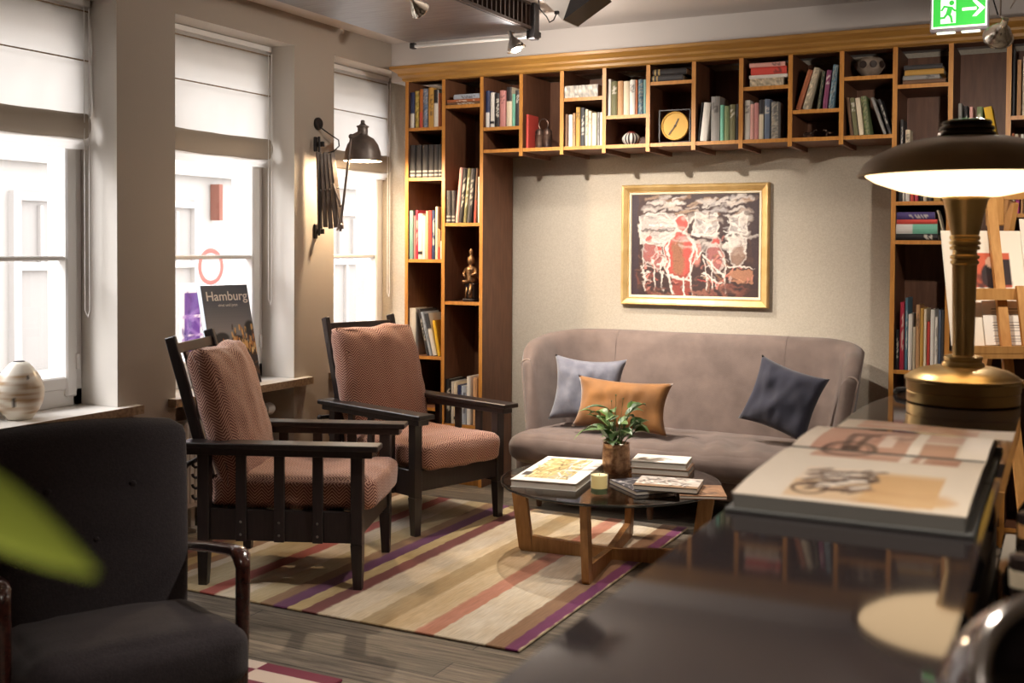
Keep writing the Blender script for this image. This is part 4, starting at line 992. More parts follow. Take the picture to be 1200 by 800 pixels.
cv.strokes(70, (.02, .35, .95, .95), .022, .14, [S(226, 220, 214), S(206, 196, 188), S(92, 80, 74), S(70, 60, 56)], .8); cv.rect(0, 0, 1, .20, S(150, 120, 92)); cv.strokes(30, (.0, .2, .9, .42), .018, .12, [S(236, 232, 226), S(60, 52, 50)], .8)
m3 = magazine('snowy mountain picture book lying across the two magazines', (c0.x, c0.y+.01, ZT_+.0188), (.275, .045, 0), (-.05, .20, 0), .022, cv, mat('dark_board', S(66, 58, 54), .45), 'picture_book')

# ================================================================ sofa
M_velvet = mat('grey_brown_velvet', S(114, 97, 90), .85, var=(9, S(96, 81, 75), 5), sheen=.25, bump=(320, .4)); M_pipe = mat('velvet_piping', S(138, 120, 110), .8, sheen=.4)
SX0, SX1 = -2.80, -.93; sx = (SX0+SX1)/2
t = thing('wingback_sofa', 'grey-brown velvet sofa with high curved back and wings under the painting', 'sofa', (sx, 5.9, 0))
HW, hw, yb_, yf_, rc = (SX1-SX0)/2, .83, 6.15-5.9, 5.64-5.9, .24
path = []
for k in range(9): path.append((Vector((-hw, yf_+(yb_-rc-yf_)*k/8, 0)), Vector((-1, 0, 0))))
for k in range(1, 10): a = PI-PI/2*k/9; path.append((Vector((-hw+rc+rc*math.cos(a), yb_-rc+rc*math.sin(a), 0)), Vector((math.cos(a), math.sin(a), 0))))
for k in range(1, 24): path.append((Vector((-hw+rc+(2*hw-2*rc)*k/24, yb_, 0)), Vector((0, 1, 0))))
for k in range(0, 10): a = PI/2-PI/2*k/9; path.append((Vector((hw-rc+rc*math.cos(a), yb_-rc+rc*math.sin(a), 0)), Vector((math.cos(a), math.sin(a), 0))))
for k in range(1, 9): path.append((Vector((hw, yb_-rc-(yb_-rc-yf_)*k/8, 0)), Vector((1, 0, 0))))
N = len(path); mid = (N-1)/2; zbot = .15
acc = [0]
for k in range(1, N): acc.append(acc[-1]+(path[k][0]-path[k-1][0]).length)
tot = acc[-1]
def sec(k):
    """Closed cross-section ring at path point k: inner face, rounded top, outer face."""
    p, nrm = path[k]; d = min(acc[k], tot-acc[k]); e = min(1, d/.55)
    hgt = .915+.055*(e*e*(3-2*e)); rc_ = .14
    if d < rc_: hgt -= rc_*.75*(1-math.sqrt(max(0, 1-(1-d/rc_)**2)))
    th = .08+.07*min(1, d/.7); ring = []
    cl = .165-.065*e; fs = .15*(1-min(1, d/.4))
    lean = lambda z: (z-zbot)*cl
    ro = th/2
    for q in range(7): z = zbot+(hgt-ro-zbot)*q/6; ring.append(p+nrm*(-th+lean(z)*1.0-.05*e*(1-q/6))+Vector((0, 0, z)))
    for q in range(1, 8): a = PI-PI*q/8; ring.append(p+nrm*(-th/2+lean(hgt)+th/2*math.cos(a))+Vector((0, 0, hgt-ro+ro*math.sin(a))))
    for q in range(7): z = hgt-ro-(hgt-ro-zbot)*q/6; ring.append(p+nrm*lean(z)+Vector((0, 0, z)))
    return [v+Vector((0, fs*(v.z-zbot), 0)) for v in ring]
rings = [sec(k) for k in range(N)]
# rounded wing fronts: two extra, slightly shrunken rings at either end
def shrink(ring, f, dy):
    c = sum(ring, Vector())/len(ring); out = []
    for v in ring:
        w = Vector((c.x+(v.x-c.x)*f, v.y+dy, v.z+(c.z-v.z)*(1-f)*.12)); out.append(w)
    return out
rings = [shrink(rings[0], .45, -.026), shrink(rings[0], .82, -.016)]+rings+[shrink(rings[-1], .82, -.016), shrink(rings[-1], .45, -.026)]
bm = BM(); RV = [[bm.verts.new(v) for v in r_] for r_ in rings]; m_ = len(RV[0])
for A, B in zip(RV, RV[1:]):
    for k in range(m_): bm.faces.new((A[k], A[(k+1) % m_], B[(k+1) % m_], B[k]))
bm.faces.new(RV[0]); bm.faces.new(RV[-1][::-1])
for v in bm.verts: v.co += .004*noise.noise_vector(v.co*3.5)
obj('back_and_wings', bm, M_velvet, t, smooth='all')
for ring, dy in ((rings[2], -.004), (rings[-3], -.004)):
    bm = BM(); tube(bm, [v+Vector((0, dy, 0)) for v in ring[9:20]], .005, 6); obj('piping', bm, M_pipe, t, smooth=True)
for x in (-hw+.34, hw-.34):
    bm = BM(); k = min(range(N), key=lambda q: abs(path[q][0].x-x)+(0 if path[q][0].y > .3 else 9)); tube(bm, [v for v in rings[k+2][1:14]], .002, 5); obj('seam', bm, M_velvet, t, smooth=True)
soft_box('seat_base', (2*HW-.10, .58, .15), M_velvet, t, r=.05, puff=.012, wr=.004, seed=8, loc=(0, -.075, .232))
def wrinkles(q): return Vector((0, 0, (.016*math.sin(q.x*30+3*q.y)*math.exp(-((q.x-.28)/.34)**2)*math.exp(-((q.y+.45)/.5)**2)) if q.z > .5 else 0))+Vector((0, -.012*max(0, -q.y)*math.sin(q.x*5+1), 0))
soft_box('seat_cushion', (2*HW-.10, .66, .165), M_velvet, t, r=.075, puff=.014, wr=.006, seed=9, n=(40, 40, 40), loc=(0, -.135, .348), dent=wrinkles)
for x in (-HW+.16, -.12, HW-.16):
    for y in (-.26, .22):
        bm = BM(); lathe(bm, [(.0, 0), (.014, 0), (.016, .01), (.020, .05), (.018, .055), (.023, .065), (.026, .165), (0, .165)], 18, c=(x, y, 0)); obj('leg', bm, mat('turned_leg', S(120, 84, 60), .4), t, smooth=True)
# loose cushions on the sofa
M_denim = mat('chambray', S(112, 112, 122), .9, var=(16, S(92, 92, 104), 6), bump=(260, .5), sheen=.2); M_must = mat('mustard_velvet', S(138, 88, 28), .75, var=(8, S(112, 70, 20), 5), sheen=.3); M_navy = mat('navy_cotton', S(44, 44, 60), .9, var=(10, S(38, 38, 52), 4), sheen=.2)
def scatter(label, name, m, w, h, th, p, yaw, tilt, roll, seed, ear=.07, power=.5):
    t = thing(name, label, 'cushion', p); o = pillow('cover', w, h, th, m, t, ear=ear, seed=seed, wr=.010, power=power)
    o.rotation_euler = (tilt, roll, yaw); return t
pb = Vector((-2.415, 5.79, .652)); scatter('blue-grey chambray cushion at the left end of the sofa', 'chambray_cushion', M_denim, .42, .375, .14, pb, R(8), R(-15), R(2), 3, .15)
pm = Vector((-2.15, 5.635, .602)); scatter('mustard velvet lumbar cushion leaning on the blue-grey one', 'mustard_cushion', M_must, .56, .285, .13, pm, R(-3), R(-15), R(1.0), 4, .13)
pn = Vector((-1.305, 5.74, .678)); scatter('navy cushion standing tilted at the right end of the sofa', 'navy_cushion', M_navy, .385, .355, .13, pn, R(-12), R(-15), R(15), 6, .11)

# ================================================================ painting
cvp = Canvas(220, 174, S(64, 44, 42)); rp = random.Random(4)
W1, W2, G1, RD, PK, DK, BR = S(222, 210, 200), S(196, 184, 178), S(150, 142, 140), S(196, 84, 74), S(216, 136, 122), S(52, 36, 36), S(140, 104, 76)
cvp.strokes(60, (0, 0, 1, 1), .02, .15, [S(74, 52, 48), S(54, 38, 40), S(84, 58, 50)], .6, r=rp)
cvp.strokes(46, (.1, .78, .88, .97), .012, .10, [W1, W2, BR, S(170, 140, 116), G1], .75, .2, rp)
cvp.rect(.06, .50, .36, .80, W2, .85); cvp.ell(.10, .74, .06, .08, DK, .0)
cvp.strokes(50, (.06, .50, .34, .80), .008, .10, [W1, G1, W2, S(232, 224, 216)], .8, .05, rp); cvp.rect(.06, .64, .36, .655, DK, .7)
for x0, x1, y0, y1 in ((.50, .68, .60, .80), (.78, .91, .62, .78), (.78, .90, .42, .58)):
    cvp.rect(x0, y0, x1, y1, W2, .8); cvp.strokes(26, (x0, y0, x1-.05, y1), .008, .06, [W1, G1, S(234, 228, 220)], .8, None, rp); cvp.line([(x0, y0), (x1, y0), (x1, y1), (x0, y1), (x0, y0)], .006, W1, .9)
cvp.rect(.36, .60, .45, .80, S(206, 150, 136), .5); cvp.ell(.40, .72, .045, .07, RD, .95, .3)          # standing figure
cvp.ell(.39, .40, .12, .23, RD, .9, .25); cvp.ell(.38, .38, .055, .18, BR, .8, .3); cvp.ell(.53, .42, .03, .12, PK, .8, .4); cvp.rect(.34, .0, .48, .22, S(150, 70, 60), .8); cvp.rect(.405, 0, .42, .2, W1, .9)
cvp.line([(.33, .6), (.29, .4), (.31, .2), (.34, .02)], .008, W1); cvp.line([(.46, .6), (.53, .36), (.57, .46)], .008, W1); cvp.line([(.48, .56), (.48, .2), (.50, .02)], .008, W1); cvp.line([(.31, .2), (.49, .15)], .009, W1); cvp.line([(.50, .60), (.70, .61)], .01, W1)
for cx_, cy_, s_ in ((.15, .46, .9), (.22, .38, .7), (.67, .42, 1.0), (.84, .44, .9)):     # seated figures
    cvp.ell(cx_, cy_+.11*s_, .032*s_, .05*s_, RD if cx_ < .8 else W2, .9, .4); cvp.ell(cx_, cy_-.04*s_, .06*s_, .12*s_, S(170, 104, 100) if cx_ < .8 else S(150, 120, 104), .85, .4)
cvp.strokes(26, (.08, .14, .30, .42), .005, .06, [W1, PK, S(170, 90, 82), W2], .8, None, rp); cvp.strokes(34, (.58, .08, .90, .40), .006, .06, [W1, PK, RD, BR, S(214, 170, 140), DK], .75, None, rp)
for cx_, cy_, s_ in ((.15, .46, .9), (.22, .38, .7), (.67, .42, 1.0), (.84, .44, .9)):
    cvp.ring(cx_, cy_+.11*s_, .036*s_, .055*s_, .14, W1, .45); cvp.ring(cx_, cy_-.04*s_, .065*s_, .125*s_, .08, W1, .5)
cvp.ring(.40, .72, .05, .078, .12, W1, .8); cvp.ring(.39, .40, .125, .24, .05, W1, .8); cvp.rect(.06, .50, .075, .80, W1, .5); cvp.ring(.21, .66, .15, .16, .05, W1, .8)
for x in (.10, .18, .24, .58, .64, .74): cvp.line([(x, .36), (x+.01, .05)], .006, W1, .9)
cvp.line([(.58, .4), (.74, .2)], .007, W1); cvp.line([(.57, .22), (.74, .12)], .007, W1); cvp.rect(.78, .14, .95, .26, S(186, 130, 100), .7); cvp.line([(.76, .3), (.96, .28)], .007, W1)
cvp.strokes(50, (.05, .0, .95, .12), .012, .10, [S(120, 70, 60), DK, S(150, 100, 84)], .6, None, rp); cvp.rect(0, 0, .05, 1, S(58, 44, 54), .75); cvp.rect(.95, .1, 1, 1, S(58, 42, 46), .7); 
cvp.strokes(46, (.06, .46, .90, .96), .016, .08, [W1, W2, S(206, 190, 178)], .5, .1, rp)
cvp.strokes(90, (.06, .05, .95, .85), .006, .05, [S(86, 58, 52), S(120, 84, 72), W2, PK, S(64, 46, 46)], .45, None, rp)
_jj, _ii = np.mgrid[0:cvp.h, 0:cvp.w]
_dx = np.array([[noise.noise(Vector((i*.05, j*.05, 1)))*5+noise.noise(Vector((i*.16, j*.16, 2)))*2.6 for i in range(cvp.w)] for j in range(cvp.h)])
_dy = np.array([[noise.noise(Vector((i*.05, j*.05, 7)))*5+noise.noise(Vector((i*.16, j*.16, 8)))*2.6 for i in range(cvp.w)] for j in range(cvp.h)])
cvp.a = cvp.a[np.clip((_jj+_dy).round().astype(int), 0, cvp.h-1), np.clip((_ii+_dx).round().astype(int), 0, cvp.w-1)]
cvp.speckle(.10)
tl, br = bk(728.2, 217, YB-.04), bk(899.5, 361.5, YB-.04); pw, ph = br.x-tl.x, tl.z-br.z
t = thing('framed_painting', 'figurative painting in a wide gold frame on the wall above the sofa', 'painting', ((tl.x+br.x)/2, YB-.002, (tl.z+br.z)/2))
M_gold = mat('gold_leaf', S(226, 192, 132), .4, .45, var=(12, S(204, 164, 100), 5)); M_liner = mat('frame_liner', S(232, 218, 190), .5)
def frame_ring(bm, w, h, prof):
    """prof: (inset, y) mitred around a w x h rectangle."""
    rr_ = []
    for ins, y in prof: rr_.append([bm.verts.new((sx_*(w/2-ins), y, sz_*(h/2-ins))) for sx_, sz_ in ((-1, -1), (1, -1), (1, 1), (-1, 1))])
    for A, B in zip(rr_, rr_[1:]):
        for k in range(4): bm.faces.new((A[k], A[(k+1) % 4], B[(k+1) % 4], B[k]))
bm = BM(); frame_ring(bm, pw, ph, [(0, 0), (0, -.034), (.006, -.042), (.016, -.040), (.036, -.028), (.040, -.024), (.044, -.026), (.046, -.018), (.046, 0)]); obj('frame', bm, M_gold, t)
bm = BM(); frame_ring(bm, pw-.092, ph-.092, [(0, -.001), (0, -.020), (.010, -.019), (.014, -.010), (.014, -.001)]); obj('liner', bm, M_liner, t)
cw, ch = pw-.120, ph-.120
picture('canvas', cvp, (-cw/2, -.012, -ch/2), (cw, 0, 0), (0, 0, ch), t, attr_mat('oil_paint', .5, .4))
bm = BM(); box(bm, (0, -.004, 0), (pw-.06, .006, ph-.06)); obj('backing', bm, M_panel, t)

# ================================================================ dark lounge chair (front left)
M_lounge = mat('charcoal_wool', S(58, 50, 54), .92, var=(120, S(48, 42, 46), 3), sheen=.06, bump=(200, .4)); M_walnut = mat('polished_walnut', S(86, 44, 36), .22, var=(8, S(58, 30, 26), 5), stretch=(2, 8, 8), spec=.7, coat=.4)
t = thing('lounge_chair', 'charcoal wool lounge chair with curved walnut arms, partly out of frame', 'lounge chair', (-2.283, 2.2, RUGZ), R(-31))
nb = 26
def backf(i, j):
    # closed tube-like slab: i around the section (0..2nb-1), j up the back
    v = j/24; z = .33+.572*v; xc = -.205-.235*v-.05*v*v
    hwid = .243+.078*v-.0*v; th = .085+.02*math.sin(PI*v)
    if v > .90: q = (v-.90)/.10; hwid -= .045*(1-math.sqrt(max(0, 1-q*q)))*1.1
    if v > .9: th *= math.sqrt(max(.02, 1-((v-.9)/.1)**2*.97))
    a = 2*PI*i/(2*nb); c, s = math.cos(a), math.sin(a); e = .38
    y = hwid*math.copysign(abs(c)**e, c); xx = th/2*math.copysign(abs(s)**.75, s)
    ww = 1-abs(y/hwid)**2
    z2 = z-.015*(y/hwid)**2*v
    bt = 0
    for by, bz in ((-.12, .72), (.12, .72), (0, .58)): bt += .012*math.exp(-(((y-by)/.03)**2+((z-bz)/.03)**2)) if s > 0 else 0
    return Vector((xc+xx+.012*ww*(1 if s > 0 else 0)-bt, y, z2))
o = grid_mesh('backrest', 2*nb, 25, backf, M_lounge, t, wrap_u=True)
b2 = bmesh.new(); b2.from_mesh(o.data); bmesh.ops.holes_fill(b2, edges=[e for e in b2.edges if e.is_boundary]); b2.to_mesh(o.data); b2.free()
bm = BM()
for by, bz in ((-.12, .72), (.12, .72), (0, .58)):
    v = (bz-.33)/.572; ball(bm, (-.205-.235*v-.05*v*v+.050, by, bz), .012, 12, (.5, 1, 1))
obj('button', bm, M_lounge, o, smooth='all')
def seatt(p, q): return Vector((p.x, p.y, p.z+.035*q.x))
soft_box('seat_cushion', (.56, .535, .17), M_lounge, t, r=.055, puff=.025, wr=.004, seed=12, loc=(.02, 0, .335), taper=seatt)
for s in (1, -1):
    bm = BM()
    P_ = [(-.50, .295*s, .470), (-.36, .300*s, .505), (-.15, .305*s, .548), (.02, .306*s, .578), (.075, .306*s, .586)]
    for a_, b_ in zip(P_, P_[1:]): pass
    n = 5; rings_ = []
    prof_ = P_+[(.104, .306*s, .578), (.118, .305*s, .552), (.121, .304*s, .50), (.118, .302*s, .30), (.112, .300*s, .02)]
    for k, p in enumerate(prof_):
        p = Vector(p); d = (Vector(prof_[min(k+1, len(prof_)-1)])-Vector(prof_[max(k-1, 0)])).normalized(); side = Vector((0, 1, 0)); up = side.cross(d).normalized()
        w = (.052 if 0 < k < 6 else .040) if k < 7 else .040-.008*(k-7)/2; h = .030 if k < 5 else .036
        rings_.append([bm.verts.new(p+side*w/2*math.cos(q*2*PI/12)+up*h/2*math.copysign(abs(math.sin(q*2*PI/12))**.7, math.sin(q*2*PI/12))) for q in range(12)])
    for A, B in zip(rings_, rings_[1:]):
        for q in range(12): bm.faces.new((A[q], A[(q+1) % 12], B[(q+1) % 12], B[q]))
    bm.faces.new(rings_[0]); bm.faces.new(rings_[-1])
    obj('armrest', bm, M_walnut, t, smooth='all')
    bm = BM(); bar(bm, (-.455, .272*s, .455), (-.56, .272*s, .01), .03, .04, up=(1, 0, 0), bev=.004); obj('rear_leg', bm, M_walnut, t)
    bm = BM(); bar(bm, (.10, .282*s, .26), (-.50, .272*s, .26), .022, .05, bev=.003); obj('side_rail', bm, M_walnut, t)
bm = BM(); bar(bm, (.09, -.292, .25), (.09, .292, .25), .024, .05, bev=.003); bar(bm, (-.33, -.28, .25), (-.33, .28, .25), .024, .05, bev=.003); obj('cross_rail', bm, M_walnut, t)
# ================================================================ bar counter
ZK = 1.08
M_counter = mat('black_lacquer_top', S(40, 35, 36), .05, spec=.45, var=(3, S(46, 40, 41), 4)); M_cfront = mat('counter_front', S(52, 42, 38), .5)
t = thing('bar_counter', 'long black lacquered bar counter with a rounded far end', 'bar counter', (-.262, 1.0, 0))
ca, cb = -.432+.262, -.092+.262
outl = [(cb, -1.6), (cb, 1.72)]; outl += [(cb-.11+.11*math.cos(a), 1.72+.55*math.sin(a)) for a in [PI/2*k/8 for k in range(1, 9)]]
y0e = 1.60
outl += [(.06-(.06-ca)*math.sin(a), y0e+.67*math.cos(a)) for a in [PI/2*k/14 for k in range(1, 15)]]
outl += [(ca, -1.6)]
def outline_slab(bm, pts, z0, z1, ins=0):
    c = Vector((0, 0)); P2 = [Vector(p) for p in pts]
    if ins: P2 = [Vector((p.x-math.copysign(ins, p.x), p.y-(ins if p.y > 1 else 0))) for p in P2]
    prism(bm, [(p.x, p.y) for p in P2], 'z', z0, z1)
bm = BM(); outline_slab(bm, outl, ZK-.045, ZK)
es = [e for e in bm.edges if abs(e.verts[0].co.z-ZK) < 1e-5 and abs(e.verts[1].co.z-ZK) < 1e-5]
bmesh.ops.bevel(bm, geom=es, offset=.004, segments=2, affect='EDGES'); obj('worktop', bm, M_counter, t)
bm = BM(); outline_slab(bm, outl, .0, ZK-.045, .045); obj('front_panel', bm, M_cfront, t)
t2 = thing('back_bar', 'low dark worktop behind the bar counter holding bottles', 'bar counter', (.2, 1.2, 0))
bm = BM(); box(bm, (-.055, .0, .80), (.53, 3.0, .04), bev=.004); obj('worktop', bm, M_counter, t2)
bm = BM(); box(bm, (-.05, .0, .39), (.50, 2.96, .78)); obj('cabinet', bm, M_cfront, t2)

# open photo book on the counter
M_pg = attr_mat('glossy_page', .35, .5); M_cover = mat('grey_linen_cover', S(92, 92, 90), .7)
BX0, BX1, BY0, BY1 = -.428, -.103, 1.530, 2.235
t = thing('open_photo_book', 'large open photo book with sepia motorcycle pictures on the bar counter', 'book', ((BX0+BX1)/2, (BY0+BY1)/2, ZK+.0005))
W, Dp = BX1-BX0, BY1-BY0
bm = BM()
for s in (-1, 1): box(bm, (0, s*(Dp/4+.003), .003), (W, Dp/2-.006, .0055), bev=.001)
obj('cover', bm, M_cover, t)
gut = .03
def prof_h(v):                      # page surface height along the depth, 0 = near edge
    y = -Dp/2+.004+v*(Dp-.008); q = abs(y-gut)
    side = .029 if y < gut else .031
    return y, .006+side*(1-.10*math.exp(-(q/.035)**2))-(.006*max(0, (q-.2)/.15)**2 if y < gut else .028*max(0, (q-.19)/.13)**2)+.002*math.exp(-((q-.10)/.07)**2)
def page_block(name, va, vb, xw):
    n = 26; bm = BM(); top, bot = [], []
    for k in range(n+1):
        y, z = prof_h(va+(vb-va)*k/n)
        row = [bm.verts.new((-xw/2+xw*i/6, y, z-.0012)) for i in range(7)]; top.append(row)
        bot.append([bm.verts.new((-xw/2, y, .006)), bm.verts.new((xw/2, y, .006))])
    for A, B, C_, D_ in zip(top, top[1:], bot, bot[1:]):
        for i in range(6): bm.faces.new((A[i], A[i+1], B[i+1], B[i]))
        bm.faces.new((A[0], B[0], D_[0], C_[0])); bm.faces.new((A[6], C_[1], D_[1], B[6])); bm.faces.new((C_[0], D_[0], D_[1], C_[1]))
    for T_, B_ in ((top[0], bot[0]), (top[-1], bot[-1])): bm.faces.new(T_+[B_[1], B_[0]])
    return obj(name, bm, mat('page_edges', S(120, 116, 110), .75), t)
gv = (gut+Dp/2-.004)/(Dp-.008)
page_block('page_block', 0, gv, W-.022); page_block('page_block', gv, 1, W-.022)
SEP, SEP2, SD, SL = S(186, 140, 118), S(206, 170, 146), S(70, 48, 44), S(238, 226, 212)
near = Canvas(120, 110, S(222, 208, 192)); rs = random.Random(8)
near.rect(.22, .05, .86, .54, S(214, 184, 150)); near.rect(.22, .30, .56, .54, S(226, 206, 186)); near.rect(.55, .05, .86, .48, S(206, 164, 116))
near.strokes(52, (.24, .14, .50, .46), .013, .10, [SD, S(80, 60, 54), S(104, 82, 72)], .85, .5, rs); near.ring(.31, .17, .075, .075, .13, SD, .9); near.ring(.50, .38, .07, .075, .16, SD, .85)
near.line([(.26, .28), (.40, .42), (.58, .53)], .016, SD, .9); near.line([(.30, .16), (.42, .30), (.52, .36)], .016, SD, .8); near.strokes(14, (.32, .2, .5, .44), .012, .06, [SL], .8, .3, rs); near.strokes(40, (.54, .07, .82, .2), .03, .1, [S(214, 176, 128), S(196, 150, 104)], .4, 0, rs)
near.rect(.16, .76, .62, 1, S(196, 150, 128)); near.rect(.60, .76, .645, 1, SL); near.rect(.66, .76, .88, .98, SEP); near.rect(.69, .78, .72, .97, SL, .8); near.rect(.75, .78, .88, .9, S(170, 118, 100), .7)
near.ring(.31, 1.0, .13, .17, .12, SD, .85); near.ring(.31, 1.0, .10, .13, .06, S(110, 76, 66), .8); near.rect(.43, .84, .60, 1, S(222, 184, 164), .6)
far = Canvas(120, 110, S(222, 206, 190)); far.rect(.10, .0, .62, .96, S(194, 148, 128)); far.ring(.31, .02, .13, .17, .12, SD, .85); far.ring(.31, .02, .10, .13, .06, S(110, 76, 66), .8)
far.line([(.28, .02), (.27, .42)], .022, SD, .8); far.line([(.34, .02), (.36, .42)], .02, SD, .8); far.ell(.31, .05, .045, .07, S(60, 40, 38), .9, .3); far.rect(.25, .38, .42, .5, S(104, 66, 58), .85)
far.rect(.44, .12, .52, .5, S(232, 214, 200), .8); far.strokes(30, (.42, .3, .6, .9), .03, .12, [S(168, 116, 100), S(222, 190, 172), S(128, 84, 74)], .6, None, rs); far.rect(.60, 0, .66, 1, SL); far.rect(.67, .0, .84, .30, SEP); far.rect(.67, .36, .85, .62, S(206, 164, 148), .8); far.strokes(20, (.5, .78, .9, .96), .03, .1, [S(140, 88, 76), SEP2], .7, 0, rs)
far.rect(.86, 0, 1, 1, SL)
def page(name, cv, va, vb, xw):
    def fn(i, j):
        u, v = i/(cv.w-1), j/(cv.h-1); y, z = prof_h(va+(vb-va)*v); return (-xw/2+xw*u, y, z)
    return grid_mesh(name, cv.w, cv.h, fn, M_pg, t, col=cv.get())
page('printed_page', near, .0, gv-.0005, W-.018); page('printed_page', far, gv+.0005, 1.0, W-.018)
# one far page lifting away
cv = Canvas(60, 40, S(222, 206, 188)); cv.rect(.12, .1, .8, .95, S(204, 156, 132)); cv.strokes(26, (.1, .2, .8, .9), .03, .14, [S(150, 92, 78), SEP2, SL], .6, 0, rs)
def fn(i, j):
    u, v = i/59, j/39; y = gut+.235+.125*v; return (-(W-.03)/2+.026+(W-.022)*u, y, .0352-.004*v+.002*math.sin(u*5+v))
grid_mesh('loose_page', 60, 40, fn, M_pg, t, col=cv.get())

# ================================================================ brass lamp
M_br = mat('lamp_brass', S(216, 186, 130), .32, 1.0, var=(7, S(196, 162, 104), 3)); M_brd = mat('lamp_brass_dark', S(140, 116, 84), .34, .8, var=(5, S(112, 92, 66), 3)); M_opal = mat('opal_glass', S(250, 240, 224), .3, emit=(S(255, 216, 164), 1.75))
LX, LY = -.226, 2.905
t = thing('brass_table_lamp', 'large brass table lamp with wide lit shade standing on the bar counter', 'table lamp', (LX, LY, ZK+.0005))
bm = BM(); lathe(bm, [(0, 0), (.126, 0), (.129, .003), (.129, .024), (.127, .026), (.127, .028), (.130, .030), (.131, .052), (.134, .055), (.134, .060), (.128, .062), (.124, .067), (.105, .078), (.075, .086), (.052, .088), (0, .088)], 72); obj('base', bm, M_br, t, smooth=True)
bm = BM(); lathe(bm, [(.0, .087), (.048, .087), (.049, .092), (.046, .098), (.043, .099), (.043, .104), (.045, .106), (.044, .112), (.034, .115), (0, .115)], 48); obj('collar', bm, M_br, t, smooth=True)
bm = BM(); lathe(bm, [(r_q, .114+(z_q-.114)*.944) for r_q, z_q in [(0, .114), (.0245, .114), (.0245, .118), (.0285, .345), (.030, .348), (.0325, .350), (.0325, .356), (.029, .358), (.029, .361), (.0335, .363), (.0335, .370), (.0285, .372), (.0275, .384), (.0345, .386), (.0345, .393), (.030, .395), (.030, .397), (.036, .399), (.036, .406), (.032, .408), (.032, .411), (.035, .413), (.035, .420), (.0315, .422), (.033, .428), (.0505, .512), (.054, .515), (.054, .521), (0, .521)]], 64); obj('stem', bm, M_br, t, smooth=True)
bm = BM(); lathe(bm, [(.05, .499), (.085, .500), (.15, .513), (.21, .534), (.232, .548), (.236, .556), (.05, .556)], 72, caps=False); obj('diffuser', bm, M_opal, t, smooth=True)
bm = BM(); lathe(bm, [(.237, .549), (.250, .547), (.254, .551), (.250, .556), (.236, .580), (.205, .604), (.16, .624), (.11, .637), (.062, .643), (.0, .645)], 80, caps=False); obj('shade', bm, M_brd, t, smooth=True)
bm = BM(); lathe(bm, [(.064, .641), (.067, .646), (.066, .652), (.060, .654), (.060, .657), (.064, .660), (.062, .666), (.055, .668), (.055, .671), (.058, .674), (.055, .680), (.040, .684), (0, .685)], 56); obj('finial', bm, mat('blackened_brass', S(66, 54, 42), .25, .9), t, smooth=True)
bm = BM(); tube(bm, [(.128, .02, .045), (.150, .022, .050), (.162, .024, .062), (.158, .026, .072)], [.006, .007, .007, .005], 8); obj('switch', bm, M_br, t, smooth=True)
bm = BM(); tube(bm, [(-.120, .05, .018), (-.16, .07, .012), (-.166, .09, .006)], .007, 8); obj('cord', bm, M_black, t, smooth=True)

# ================================================================ bottles and jar behind the bar
M_bg = mat('dark_bottle_glass', S(34, 28, 24), .08, spec=.7, coat=.5); M_lab = mat('bottle_label', S(214, 196, 168), .6); M_foil = mat('bottle_foil', S(60, 48, 44), .35, .4)
BZ = .8205
def bottle(x, y, h, r, label, lc):
    t = thing('bottle', label, 'bottle', (x, y, BZ), random.Random(int(x*1000)).uniform(0, 6), 'bottles behind the bar')
    bm = BM(); lathe(bm, [(0, 0), (r*.92, 0), (r, .006), (r, h*.58), (r*.94, h*.63), (r*.5, h*.73), (r*.36, h*.79), (r*.34, h*.95), (r*.42, h*.955), (r*.42, h*.985), (r*.3, h), (0, h)], 28); obj('body', bm, M_bg, t, smooth=True)
    bm = BM(); lathe(bm, [(r*1.006, h*.18), (r*1.012, h*.185), (r*1.012, h*.48), (r*1.006, h*.485)], 28, caps=False); obj('label_band', bm, lc, t, smooth=True)
    bm = BM(); lathe(bm, [(r*.37, h*.80), (r*.385, h*.805), (r*.44, h*.95), (r*.45, h*.99), (r*.3, h*1.004), (0, h*1.004)], 20); obj('capsule', bm, M_foil, t, smooth=True)
    bm = BM(); lathe(bm, [(r*.365, h*.84), (r*.43, h*.843), (r*.45, h*.925), (r*.40, h*.928)], 20, caps=False); obj('neck_label', bm, lc, t, smooth=True)
M_lab2 = mat('bottle_label_amber', S(196, 140, 84), .6)
bottle(-.040, 2.16, .27, .036, 'dark bottle behind the bar, beside the open book, farthest back', M_lab); bottle(-.046, 1.52, .25, .034, 'short dark bottle with cream label near the book corner', M_lab); bottle(.040, 1.60, .26, .038, 'dark bottle with cream label at the right frame edge', M_lab); bottle(.036, 1.92, .25, .036, 'dark bottle with amber label behind the cream-labelled ones', M_lab2); bottle(-.048, 1.82, .24, .033, 'dark narrow bottle right of the open book', M_lab2)
t = thing('glass_jar', 'tilted dark glass jar with a chrome rim in the lower right corner', 'jar', (.002, .90, BZ))
M_dglass = mat('tinted_jar_glass', S(58, 50, 50), .08, spec=.7, coat=.6, var=(5, S(82, 68, 64), 3))
TM = Matrix.Translation((0, 0, .288)) @ Matrix.Rotation(R(52), 4, Vector((1.0, .35, 0)).normalized())
bm = BM(); rj = .088
lathe(bm, [(0, -rj)]+[(rj*math.sin(a), -rj*math.cos(a)) for a in [PI*k/20 for k in range(1, 14)]]+[(rj*.80, rj*.62), (rj*.76, rj*.60), (rj*.78, rj*.48), (rj*.9, 0), (rj*.6, -.7*rj), (0, -rj*.93)], 48, M=TM)
obj('body', bm, M_dglass, t, smooth=True)
bm = BM(); tube(bm, [TM @ Vector((rj*.80*math.cos(a), rj*.80*math.sin(a), rj*.62)) for a in [2*PI*k/56 for k in range(56)]], .0075, 10, close=True); obj('rim', bm, M_chrome, t, smooth=True)
